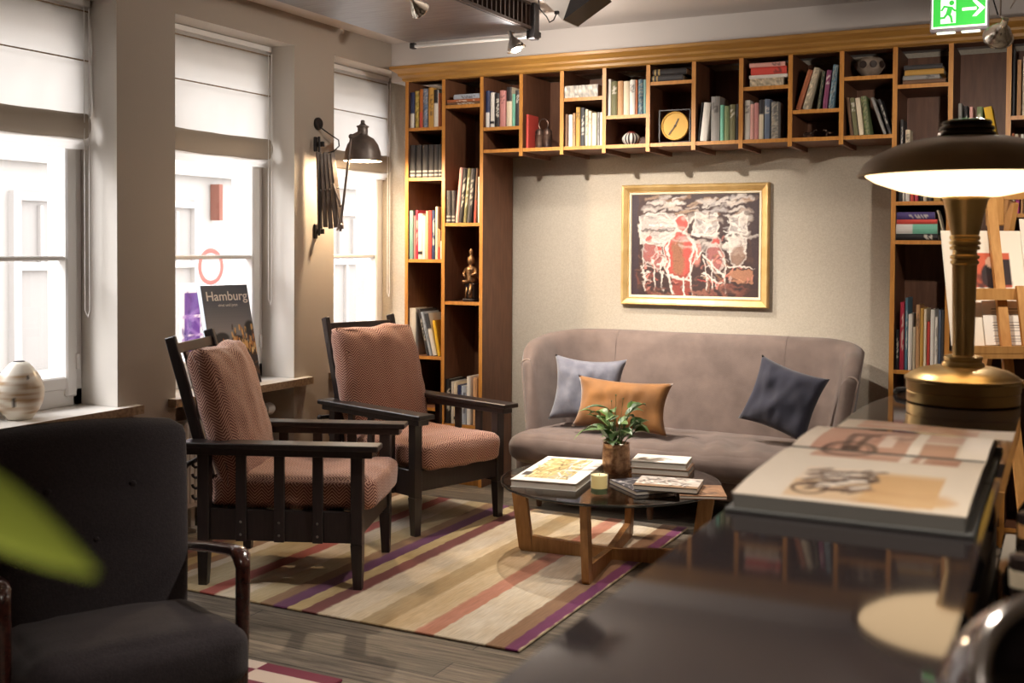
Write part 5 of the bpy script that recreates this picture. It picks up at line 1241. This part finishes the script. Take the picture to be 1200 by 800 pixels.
bm = BM(); lathe(bm, [(0, .001), (.06, .001), (.064, .006), (.05, .016), (.018, .03), (.015, .17), (.030, .202), (.034, .208), (0, .210)], 32); obj('foot', bm, M_chrome, t, smooth=True)

# ================================================================ easel with posters
M_pine = mat('easel_beech', S(206, 152, 88), .5, var=(5, S(184, 128, 68), 5), stretch=(10, 10, 1.4))
EB = Vector((-.13, 5.15, 0)); EA = R(30)
t = thing('easel', 'beech display easel holding posters in front of the right-hand bookcase', 'easel', EB, EA)
EL = .25                                              # backward lean, local +y is away from the viewer
ey = lambda z: EL*z-.26
bm = BM(); bar(bm, (-.115, ey(0), 0), (-.115, ey(1.72), 1.72), .042, .02, up=(0, -1, 0)); obj('upright', bm, M_pine, t)
bm = BM(); bar(bm, (.115, ey(0), 0), (.115, ey(1.72), 1.72), .042, .02, up=(0, -1, 0)); obj('upright', bm, M_pine, t)
for z in (.42, 1.265):
    bm = BM(); bar(bm, (-.24 if z > 1 else -.11, ey(z)-.030, z), (.24 if z > 1 else .11, ey(z)-.030, z), .022, .048); obj('cross_rail', bm, M_pine, t)
bm = BM(); bar(bm, (-.29, ey(1.02)-.012, 1.02), (.29, ey(1.02)-.012, 1.02), .11, .034); bar(bm, (-.29, ey(1.02)-.062, 1.04), (.29, ey(1.02)-.062, 1.04), .012, .03); obj('ledge', bm, M_pine, t)
bm = BM(); box(bm, (-.09, ey(1.62)+.018, 1.62), (.07, .03, .13), bev=.004); box(bm, (0, ey(1.69), 1.69), (.20, .02, .04)); obj('head_block', bm, M_pine, t)
bm = BM(); bar(bm, (0, ey(1.66)+.022, 1.66), (0, .68, 0), .05, .022, up=(1, 0, 0)); obj('rear_leg', bm, M_pine, t)
for s in (-1, 1):
    bm = BM(); bar(bm, (.055*s, ey(1.03)-.052, 1.035), (.055*s+.0, ey(1.30)-.052, 1.30), .032, .014, up=(0, -1, 0)); obj('clamp', bm, M_pine, t)
def sheet(name, label, u0, z0, w, h, off, cv, th=.004):
    o = thing(name, label, 'poster', EB+Vector((u0*math.cos(EA), u0*math.sin(EA), z0)), EA)
    up = Vector((0, EL, 1)).normalized(); nrm = Vector((0, -1, EL)).normalized(); b = Vector((0, ey(z0), 0))+nrm*off
    bm = BM(); bar(bm, b+Vector((w/2, 0, 0)), b+up*h+Vector((w/2, 0, 0)), w, th, up=(0, -1, EL)); obj('board', bm, M_white, o)
    picture('print', cv, b+nrm*(th/2+.0006), (w, 0, 0), up*h, o); return o, b+nrm*(th/2+.0012), up
M_ink = mat('printed_ink', S(110, 96, 90), .6); M_inkr = mat('faded_red_ink', S(206, 150, 130), .6)
cv = Canvas(90, 90, S(240, 226, 206)); cv.rect(.18, .50, .46, .80, S(206, 96, 66)); cv.ell(.33, .6, .08, .12, S(50, 40, 40)); cv.rect(.37, .52, .45, .74, S(50, 36, 36)); cv.ell(.33, .72, .04, .05, S(226, 180, 150)); cv.strokes(10, (.2, .52, .44, .6), .02, .06, [S(60, 40, 40)], .7)
o, b, up = sheet('poster', 'wide cream poster with a red and black portrait on the easel', -.335, 1.055, .64, .50, -.030, cv)
text('headline', 'WORK', .036, basis(b+Vector((.25, 0, 0))+up*.20, (1, 0, 0), up), M_ink, o); text('headline', 'YOUR', .036, basis(b+Vector((.25, 0, 0))+up*.14, (1, 0, 0), up), M_ink, o)
cv = Canvas(50, 70, S(242, 228, 210)); cv.strokes(14, (.6, .85, .95, .97), .03, .1, [S(210, 160, 130)], .7)
o, b, up = sheet('poster', 'plain cream sheet with faded red lettering, right side of the easel', .015, 1.30, .30, .30, -.022, cv)
text('lettering', 'MEM', .034, basis(b+Vector((.07, 0, 0))+up*.15, (1, 0, .25), up), M_inkr, o, align='LEFT'); text('lettering', 'LETTER', .034, basis(b+Vector((.09, 0, 0))+up*.10, (1, 0, .25), up), M_inkr, o, align='LEFT')
cv = Canvas(70, 60, S(240, 230, 216))
for q in range(14):
    v = .86-.06*q
    if q not in (4, 5): cv.rect(.10, v, .82-.3*((q*7) % 3)/3, v+.012, S(150, 138, 128) if q not in (1, 7) else S(60, 52, 50))
o, b, up = sheet('price_sheet', 'white printed sheet standing on the easel ledge', -.19, 1.056, .40, .19, -.022, cv)

# ================================================================ exit sign
p = bk(1124, 17, 4.9); q = bk(1158.5, 37, 4.9); p0 = bk(1089.5, 38, 4.9); p1 = bk(1158.5, 35, 4.9); sw = p1.x-p0.x; sh = .165
t = thing('exit_sign', 'green emergency exit sign with running figure and arrow, hanging from the ceiling', 'sign', ((p0.x+p1.x)/2, 4.9, p0.z))
M_lit = mat('sign_green_lit', S(46, 168, 60), .4, emit=(S(60, 186, 66), .45)); M_pict = mat('sign_white_lit', S(240, 248, 236), .4, emit=(S(235, 250, 230), .5))
bm = BM(); box(bm, (0, .02, sh/2), (sw, .04, sh), bev=.004); obj('housing', bm, mat('sign_housing', S(120, 112, 116), .4), t)
bm = BM(); box(bm, (0, -.001, sh/2+.002), (sw-.014, .003, sh-.020)); obj('border', bm, M_pict, t)
bm = BM(); box(bm, (0, -.003, sh/2+.002), (sw-.026, .003, sh-.034)); obj('green_field', bm, M_lit, t)
bm = BM(); yy = -.0052
def poly2(bm, pts): bm.faces.new([bm.verts.new((x, yy, z)) for x, z in pts])
k = sh/.165
poly2(bm, [(-.070, .030), (-.012, .030), (-.012, .128), (-.070, .128)]); obj('doorway', bm, M_pict, t)
yy = -.0058; bm = BM()
for a_, b_, w in (((-.034, .092), (-.040, .070), .020), ((-.036, .094), (-.056, .100), .008), ((-.056, .100), (-.066, .084), .008), ((-.030, .094), (-.016, .080), .008), ((-.016, .080), (-.004, .080), .008), ((-.042, .070), (-.030, .056), .010), ((-.030, .056), (-.026, .034), .009), ((-.044, .070), (-.056, .054), .010), ((-.056, .054), (-.078, .052), .009)):
    A, B = Vector(a_), Vector(b_); d = (B-A).normalized(); nrm = Vector((-d.y, d.x))*w/2; A -= d*w*.3; B += d*w*.3
    poly2(bm, [A+nrm, B+nrm, B-nrm, A-nrm]); yy -= .00015
poly2(bm, [(-.028+.010*math.cos(2*PI*q_/16), .112+.010*math.sin(2*PI*q_/16)) for q_ in range(16)]); obj('running_figure', bm, M_lit, t)
yy = -.0054; bm = BM(); poly2(bm, [(.012, .077), (.066, .077), (.066, .089), (.012, .089)]); yy -= .0003
poly2(bm, [(.050, .115), (.066, .115), (.098, .083), (.066, .051), (.050, .051), (.078, .083)]); obj('arrow', bm, M_pict, t)
bm = BM()
for x in (-.05, .045): box(bm, (x, .012, -.006), (.072, .02, .008), bev=.002)
obj('light_strip', bm, M_pict, t)
bm = BM()
for x in (-.07, .07): tube(bm, [(x, .02, sh-.002), (x, .02, ZC-p0.z)], .004, 8)
obj('hanger', bm, M_black, t)

# ================================================================ ceiling: ventilation box, rail and spotlights
a, b, c = fl(480, 50, 2.6), fl(626, 38, 2.6), fl(335, 0, 2.6)
t = thing('ventilation_box', 'brushed steel ventilation box with dark grille under the ceiling', 'ventilation unit', ((a.x+b.x)/2, 4.3, 2.60))
w = b.x-a.x; dy0, dy1 = 3.2-4.3, 5.395-4.3
bm = BM(); box(bm, (0, (dy0+dy1)/2, .003), (w, dy1-dy0, .006)); obj('underside_panel', bm, M_steel, t)
bm = BM(); box(bm, (-.012, (dy0+dy1)/2, .075), (w-.03, dy1-dy0-.02, .138)); obj('casing', bm, mat('casing_grey', S(70, 66, 66), .5, .3), t)
bm = BM()
for k in range(44): box(bm, (w/2-.004, dy0+.05+k*(dy1-dy0-.1)/43, .075), (.02, .012, .125))
box(bm, (w/2-.002, (dy0+dy1)/2, .012), (.03, dy1-dy0, .016)); box(bm, (w/2-.002, (dy0+dy1)/2, .139), (.03, dy1-dy0, .012)); obj('grille', bm, mat('grille_brown', S(66, 50, 42), .5, .3), t)
bm = BM(); box(bm, (w/2+.008, dy1-.02, .05), (.05, .06, .19), bev=.004); obj('corner_post', bm, M_black, t)
M_cable = mat('steel_cable', S(190, 186, 182), .3, 1)
t = thing('track_rail', 'thin white lighting rail along the edge of the ventilation box', 'lighting rail', (-2.96, 5.43, 2.585))
bm = BM(); box(bm, (0, 0, 0), (.76, .022, .016), bev=.003); obj('rail', bm, M_white, t)
for s in (-1, 1):
    bm = BM(); box(bm, (.39*s, 0, .004), (.03, .036, .032), bev=.004); obj('end_clip', bm, M_black, t)
bm = BM()
for x in (-.3, .3): tube(bm, [(x, 0, .008), (x, 0, ZC-2.585)], .002, 6)
obj('hanger', bm, M_cable, t)
M_refl = mat('faceted_reflector', S(220, 212, 200), .14, 1.0, bump=(70, .8)); M_bulb = mat('halogen_bulb', S(255, 236, 200), .3, emit=(S(255, 222, 170), 6.0)); M_clearr = clear_glass('reflector_glass', (.9, .88, .86))
def spot(loc, aim, label, stem_top, s=1.0):
    loc = Vector(loc); t = thing('spotlight', label, 'spotlight', loc, 0, 'clear glass ceiling spotlights')
    d = (Vector(aim)-loc).normalized(); q = d.to_track_quat('Z', 'Y').to_matrix().to_4x4()
    bm = BM(); lathe(bm, [(.012*s, -.045*s), (.016*s, -.035*s), (.034*s, -.012*s), (.048*s, .016*s), (.051*s, .026*s), (.049*s, .027*s), (.032*s, -.008*s), (.012*s, -.030*s)], 28, M=q, caps=False); obj('reflector', bm, M_refl, t, smooth=True)
    bm = BM(); tube(bm, [q @ Vector((.0505*s*math.cos(a), .0505*s*math.sin(a), .027*s)) for a in [2*PI*k/32 for k in range(32)]], .0035*s, 6, close=True); obj('rim', bm, M_chrome, t, smooth=True)
    bm = BM(); vs = ball(bm, (0, 0, 0), .011*s, 10, (1, 1, 1.3)); xf(bm.verts, q); obj('bulb', bm, M_bulb, t, smooth='all')
    bm = BM(); lathe(bm, [(0, -.075*s), (.011*s, -.075*s), (.012*s, -.045*s), (0, -.042*s)], 14, M=q); tube(bm, [q @ Vector((0, 0, -.07*s)), Vector((0, .0, .06*s)), Vector((0, 0, stem_top-loc.z))], .0035, 8); obj('stem', bm, M_chrome, t, smooth=True)
    return loc, d
SPOTS = []
l1 = fl(603, 52, 2.53); l1 = bk(603, 52, 5.30)
AIMP = Vector((-2.0, YB, 1.62))
SPOTS.append(spot(l1, (-1.8, 5.5, .45), 'clear glass spotlight hanging below the lighting rail', 2.596))
l2 = bk(489, 8, 4.22); SPOTS.append(spot(l2, (-2.2, YB, 1.1), 'clear glass spotlight under the steel ventilation panel', 2.596, .85))
l3 = bk(1172, 38, 4.4); SPOTS.append(spot(l3, (-.9, YB, 1.2), 'clear glass spotlight beside the green exit sign', ZC, 1.0))
bm = BM(); t = thing('loose_cables', 'thin loose cables above the spotlight beside the exit sign', 'cable', l3)
tube(bm, [(.03, .03, .09), (.06, .02, .14), (.10, 0, .10), (.105, 0, .04), (.09, .02, .01)], .004, 8); obj('white_cable', bm, M_white, t, smooth=True)
bm = BM(); tube(bm, [(-.01, .03, .07), (-.03, .02, .14), (.01, .01, .2), (.05, .03, ZC-l3.z)], .003, 6); obj('black_cable', bm, M_black, t, smooth=True)
# angular loudspeaker
pA, pB, pC = bk(641, 3, 5.3), bk(669, 28, 5.3), bk(706, 2, 5.3)
t = thing('angular_loudspeaker', 'white angular loudspeaker with dark triangular side under the ceiling', 'loudspeaker', (pB.x, 5.3, ZC))
def tri(bm, pts, y0, y1): prism(bm, pts, 'y', y0, y1)
zb = pB.z-ZC; bm = BM(); tri(bm, [(pA.x-pB.x, -.005), (-.055, -.010), (.055, -.012), (.0, zb)], -.10, .10); obj('body', bm, M_white, t)
bm = BM(); tri(bm, [(.058, -.005), (pC.x-pB.x, -.006), (pC.x-pB.x+.02, -.03), (.006, zb)], -.11, .08); obj('dark_side', bm, M_black, t)
bm = BM(); box(bm, (-.01, 0, -.0025), (.25, .22, .005)); obj('mount', bm, M_black, t)
bm = BM(); tube(bm, [(-.035, -.104, zb+.035), (-.05, -.105, zb+.005), (-.075, -.10, zb-.004), (-.10, -.08, zb+.03), (-.155, -.05, -.06), (-.17, -.03, -.01)], .0035, 6); box(bm, (-.032, -.108, zb+.04), (.02, .015, .016)); obj('cable', bm, M_black, t, smooth=True)

# ================================================================ scissor wall lamp
M_lampk = mat('gunmetal', S(116, 104, 98), .42, .35, var=(18, S(92, 82, 76), 4)); M_inner = mat('shade_lining', S(240, 226, 196), .5)
PW = XW
t = thing('scissor_wall_lamp', 'dark scissor-arm wall lamp with bell shade between the two right-hand windows', 'wall lamp', (PW, 5.255, 1.54))
def L_(px, py, X): p = wl(px, py, X); return p-Vector((PW, 5.255, 1.54))
bm = BM(); pj = L_(372, 145, PW); lathe(bm, [(0, 0), (.036, 0), (.036, .012), (.030, .018), (0, .02)], 28, c=pj, M=Matrix.Rotation(PI/2, 4, 'Y')); obj('junction_cap', bm, M_black, t, smooth=True)
for py in (169, 271):
    p = L_(369, py, PW); bm = BM(); box(bm, p+Vector((.006, 0, 0)), (.012, .030, .085), bev=.004); box(bm, p+Vector((.03, .012, 0)), (.05, .018, .03), bev=.003); obj('wall_bracket', bm, M_black, t)
bm = BM(); x1 = PW+.055; tube(bm, [L_(374, 160, x1), L_(374, 276, x1)], .007, 8); obj('pivot_rod', bm, M_black, t, smooth=True)
xs = [.06, .10, .14, .18]
top, bot = L_(383, 178, PW+.10), L_(385, 268, PW+.10)
for k in range(5):
    f0, f1 = -.034+.016*k, .040-.018*k
    bm = BM(); bar(bm, Vector((.055+.012*k, top.y+f0*.55+.008*k, top.z-.01*(k % 2))), Vector((.055+.03*k*.8, bot.y+f1*-.5+.01*k, bot.z+.008*(k % 2))), .009, .030, up=(.4, 1, 0), bev=.002); obj('scissor_arm', bm, M_lampk, t)
bm = BM()
for k in range(5): ball(bm, Vector((.066+.02*k, (top.y+bot.y)/2-.02+.014*k, (top.z+bot.z)/2+.004*k)), .0065, 8)
obj('rivet', bm, M_chrome, t)
XE = PW+.20; el, nk = L_(399, 265, XE), L_(411.5, 160, XE)
bm = BM(); tube(bm, [el-Vector((0, 0, .03)), el, nk], .0075, 10); ball(bm, el, .018, 12); tube(bm, [Vector((.14, bot.y+.03, bot.z-.005)), el], .007, 8); obj('swing_arm', bm, M_lampk, t, smooth=True)
bm = BM(); tube(bm, [L_(390, 215, PW+.14), L_(399, 241, XE)], .006, 8); ball(bm, L_(399, 241, XE), .009, 10); obj('stay', bm, M_lampk, t, smooth=True)
sc = L_(425, 189, XE); rs_ = .112
bm = BM(); lathe(bm, [(rs_, 0), (rs_*1.01, .003), (rs_*.99, .012), (rs_*.93, .055), (rs_*.80, .098), (rs_*.58, .132), (rs_*.30, .150), (.030, .156), (.030, .196), (.036, .198), (.036, .205), (.020, .212), (.012, .222), (.013, .232), (.008, .240), (0, .241)], 44, c=sc, caps=False); obj('shade', bm, M_lampk, t, smooth=True)
bm = BM(); lathe(bm, [(rs_*.985, .002), (rs_*.97, .012), (rs_*.91, .053), (rs_*.78, .094), (rs_*.56, .127), (.02, .145), (0, .145)], 44, c=sc, caps=False); obj('shade_lining', bm, M_inner, t, smooth=True)
bm = BM(); ball(bm, sc+Vector((0, 0, .07)), .030, 16); lathe(bm, [(.014, .095), (.016, .146)], 16, c=sc); obj('bulb', bm, mat('warm_bulb', S(255, 230, 180), .3, emit=(S(255, 214, 150), 8)), t, smooth='all')
bm = BM(); nb_ = sc+Vector((0, 0, .178)); tube(bm, [nk, nb_], .010, 8); ball(bm, nk, .016, 10); obj('joint', bm, M_lampk, t, smooth=True)
bm = BM(); tube(bm, [pj+Vector((.018, 0, -.02)), pj+Vector((.05, .06, -.06)), pj+Vector((.06, .125, -.085)), pj+Vector((.06, .13, -.12)), pj+Vector((.06, .075, -.155)), Vector((.06, top.y+.02, top.z-.01))], .004, 8)
obj('flex', bm, M_black, t, smooth=True)
LAMP_POS = Vector((PW, 5.255, 1.54))+sc

# ================================================================ on the sills
p = wl(24, 490, XW-.10)
t = thing('striped_jar', 'egg-shaped cream ceramic jar with brown streaks on the left windowsill', 'vase', (XW-.10, p.y-.005, SILL+.001))
n = 48; hJ, rJ = .245, .100
def fn(i, j):
    z = j/30; a = 2*PI*i/n; r = rJ*max(.0, math.sin(PI*min(1, .13+.80*z)))**.75
    if j == 30: r *= .8
    return (r*math.cos(a), r*math.sin(a), z*hJ)
cj = []
for j in range(31):
    row = []
    for i in range(n):
        z = j/30; nz = noise.noise(Vector((math.cos(2*PI*i/n)*.9, math.sin(2*PI*i/n)*.9, z*13))); nz2 = noise.noise(Vector((i*.4, z*3, 5)))
        c_ = np.array(S(232, 224, 210))
        if .12 < z < .82: c_ = c_+(np.array(S(186, 152, 112))-c_)*max(0, min(1, nz*1.8+.3))
        if nz2 > .42 and z < .8: c_ = np.array(S(64, 50, 44))
        row.append(tuple(c_))
    cj.append(row)
grid_mesh('body', n, 31, fn, attr_mat('jar_glaze', .3, .5), t, wrap_u=True, col=np.array(cj))
bm = BM(); rt = rJ*math.sin(PI*.93)**.75*.8; lathe(bm, [(rt, hJ-.001), (rt*.9, hJ+.002), (rt*.8, hJ-.008), (0, hJ-.012)], 32); obj('mouth', bm, mat('dark_mouth', S(44, 34, 40), .4), t, smooth=True)
# display book with a city cover
c00, c10, c01, c11 = wl(257.5, 424, XW-.135), wl(300.5, 424, XW-.05), wl(236.5, 333, XW-.215), wl(281, 330.5, XW-.16)
zb = SILL+.002
o3 = Vector((XW-.105, 4.53, zb)); wv = Vector((.065, .295, 0)); ang = R(14)
nrm_h = Vector((wv.y, -wv.x, 0)).normalized(); upv = (Vector((0, 0, 1))*math.cos(ang)-nrm_h*math.sin(ang)).normalized(); hh = .545; nv = wv.normalized().cross(upv).normalized()
t = thing('display_book', 'tall picture book with a dusk city cover standing upright on the middle windowsill', 'book', o3)
M_hb = mat('cover_slate', S(84, 86, 96), .4); thb = .034
bm = BM(); Wv = wv.length
bar(bm, wv/2+nv*0, wv/2+upv*hh, Wv, .003, up=nv); bar(bm, wv/2-nv*thb, wv/2-nv*thb+upv*hh, Wv, .003, up=nv); obj('cover', bm, M_hb, t)
bm = BM(); bar(bm, -nv*thb/2+wv.normalized()*.0015, -nv*thb/2+wv.normalized()*.0015+upv*hh, .003, thb+.003, up=nv); obj('spine', bm, mat('window_lit_spine', S(196, 208, 222), .5), t)  # window light on the spine put into its pale colour
bm = BM(); bar(bm, wv/2-nv*thb/2+upv*.004, wv/2-nv*thb/2+upv*(hh-.004), Wv-.012, thb-.004, up=nv); obj('page_block', bm, M_paper, t)
cvh = Canvas(120, 180, S(92, 96, 108)); rh = random.Random(3)
for k in range(40): cvh.rect(0, k/40, 1, (k+1)/40, tuple(np.array(S(100, 104, 116))*(1-k/40*.25)+np.array(S(170, 160, 154))*max(0, .3-abs(k/40-.52))*1.2))
cvh.ell(.30, .47, .15, .055, S(44, 42, 46), .95, .3); cvh.ell(.10, .48, .09, .07, S(40, 38, 42), .95, .3); cvh.ell(.92, .55, .12, .08, S(44, 40, 42), .95, .3); cvh.ell(.62, .45, .12, .04, S(48, 44, 46), .95, .3)
cvh.rect(0, 0, 1, .42, S(70, 54, 46)); cvh.strokes(150, (0, .30, 1, .45), .010, .03, [S(232, 180, 110), S(206, 140, 84), S(120, 76, 56), S(60, 48, 46), S(250, 214, 150)], .85, PI/2, rh); cvh.strokes(60, (.52, .34, 1, .56), .012, .03, [S(196, 136, 84), S(236, 190, 124), S(74, 58, 52)], .85, PI/2, rh); cvh.rect(0, 0, 1, .28, S(56, 48, 50), .8); cvh.strokes(60, (0, .1, 1, .3), .012, .05, [S(120, 86, 62), S(50, 44, 50)], .6, 0, rh)
picture('cover_print', cvh, nv*.0021, wv, upv*hh, t)
M_tt = mat('title_ink', S(232, 226, 220), .5)
text('title', 'Hamburg', .072, basis(wv*.52+upv*hh*.845+nv*.0027, wv, upv), M_tt, t, bold=.0008); text('subtitle', 'einst und jetzt', .022, basis(wv*.52+upv*hh*.785+nv*.0027, wv, upv), M_tt, t)
bm = BM(); bar(bm, wv*.3-nv*.05+upv*.02, wv*.3-nv*.14, .02, .004, up=(0, 0, 1)); bar(bm, wv*.7-nv*.05+upv*.02, wv*.7-nv*.14, .02, .004, up=(0, 0, 1)); bm.free()

# ================================================================ blurred leaf close to the lens: a sprig in a vase on the near counter
tipL, rootL = fl(112, 672, 1.352), fl(-90, 540, 1.362)
vs_ = Vector((-.375, .02, ZK+.0005))
t = thing('sprig_vase', 'out-of-focus green leaf sprig reaching in from the left frame edge', 'vase', vs_)
bm = BM(); lathe(bm, [(0, 0), (.030, 0), (.036, .01), (.034, .05), (.018, .09), (.015, .12), (.019, .13), (.016, .13), (.012, .11), (0, .02)], 28); obj('body', bm, M_white, t, smooth=True)
bm = BM(); rl, tl_ = rootL-vs_, tipL-vs_; tube(bm, [(0, 0, .03), (0, 0, .14), Vector((0, .12, .22)), Vector((rl.x*.8, rl.y*.7, .26)), rl], [.003, .003, .0025, .002, .0018], 8); obj('stem', bm, M_leaf, t, smooth=True)
bm = BM(); leaf_bm(bm, rl, tl_-rl, (tl_-rl).length, .026, .0, R(62)); obj('leaf', bm, mat('fresh_leaf', S(122, 132, 46), .6), t, smooth='all')
# ================================================================ light
w = bpy.data.worlds.new('overcast_sky'); bpy.context.scene.world = w; w.use_nodes = True
bg = w.node_tree.nodes['Background']; bg.inputs['Color'].default_value = (1.0, .985, .965, 1); bg.inputs['Strength'].default_value = 4.6
def lamp(name, kind, loc, power, col, aim=None, size=.1, angle=60, blend=.5, shape=None, sy=None):
    L = bpy.data.lights.new(name, kind); L.energy = power; L.color = col
    if kind == 'SPOT': L.spot_size = R(angle); L.spot_blend = blend; L.shadow_soft_size = size
    elif kind == 'POINT': L.shadow_soft_size = size
    elif kind == 'AREA':
        L.size = size
        if sy: L.shape = 'RECTANGLE'; L.size_y = sy
    o = bpy.data.objects.new(name, L); C.objects.link(o); o.location = loc
    if aim is not None: o.rotation_euler = (Vector(aim)-Vector(loc)).to_track_quat('-Z', 'Y').to_euler()
    return o
WARM, WARM2 = (1.0, .76, .50), (1.0, .91, .80)
(a1, d1), (a2, d2), (a3, d3) = SPOTS
lamp('rail_spot_light', 'SPOT', a1+d1*.045, 170, WARM2, a1+d1*2, .03, 78, .9)
lamp('panel_spot_light', 'SPOT', a2+d2*.045, 195, WARM2, a2+d2*2, .03, 62, .9)
lamp('sign_spot_light', 'SPOT', a3+d3*.045, 22, WARM2, a3+d3*2, .03, 90, .8)
lamp('wall_lamp_light', 'POINT', LAMP_POS+Vector((0, 0, .01)), 38, WARM, size=.03)
for k, (x, y) in enumerate(((-.6, 1.0), (-1.3, 3.6), (1.2, 1.0), (.6, 4.6), (-1.2, -1.2), (.35, -.35))):
    lamp('added_ceiling_fill', 'SPOT', (x, y, ZC-.02), 85, WARM2, (x, y, 0), .06, 92, .5)  # unseen overhead spots added as fill; the last one brightens the leaf
for (a_, d_), e_ in zip(SPOTS, (13, 4, 9)): lamp('bulb_glow', 'POINT', a_+d_*.07, e_, WARM2, size=.02)
lamp('overcast_sun', 'SUN', (-8, -4, 8), 4.0, (1.0, .985, .97), None, .1); _s = bpy.data.objects['overcast_sun']; _s.data.angle = R(40); _s.rotation_euler = Vector((1, .95, -1.15)).to_track_quat('-Z', 'Y').to_euler()

# ================================================================ camera
cam = bpy.data.cameras.new('camera'); co = bpy.data.objects.new('camera', cam); C.objects.link(co)
r_, d_, f_ = CAMR
co.matrix_world = Matrix(((r_[0], -d_[0], -f_[0], 0), (r_[1], -d_[1], -f_[1], 0), (r_[2], -d_[2], -f_[2], CAMH), (0, 0, 0, 1)))
cam.sensor_width = 36; cam.sensor_fit = 'HORIZONTAL'; cam.lens = F/1200*36
cam.shift_x = 0; cam.shift_y = -(400-CY)/1200
cam.clip_start = .05; cam.clip_end = 200
cam.dof.use_dof = True; cam.dof.focus_distance = 5.4; cam.dof.aperture_fstop = 4.4
sc_ = bpy.context.scene; sc_.camera = co
sc_.view_settings.view_transform = 'Standard'; sc_.view_settings.look = 'None'; sc_.view_settings.gamma = 1; sc_.view_settings.use_curve_mapping = False
sc_.view_settings.exposure = 0.62
sc_.cycles.use_denoising = True; sc_.cycles.max_bounces = 10; sc_.cycles.transparent_max_bounces = 16; sc_.cycles.caustics_reflective = False; sc_.cycles.caustics_refractive = False; sc_.cycles.sample_clamp_indirect = 6
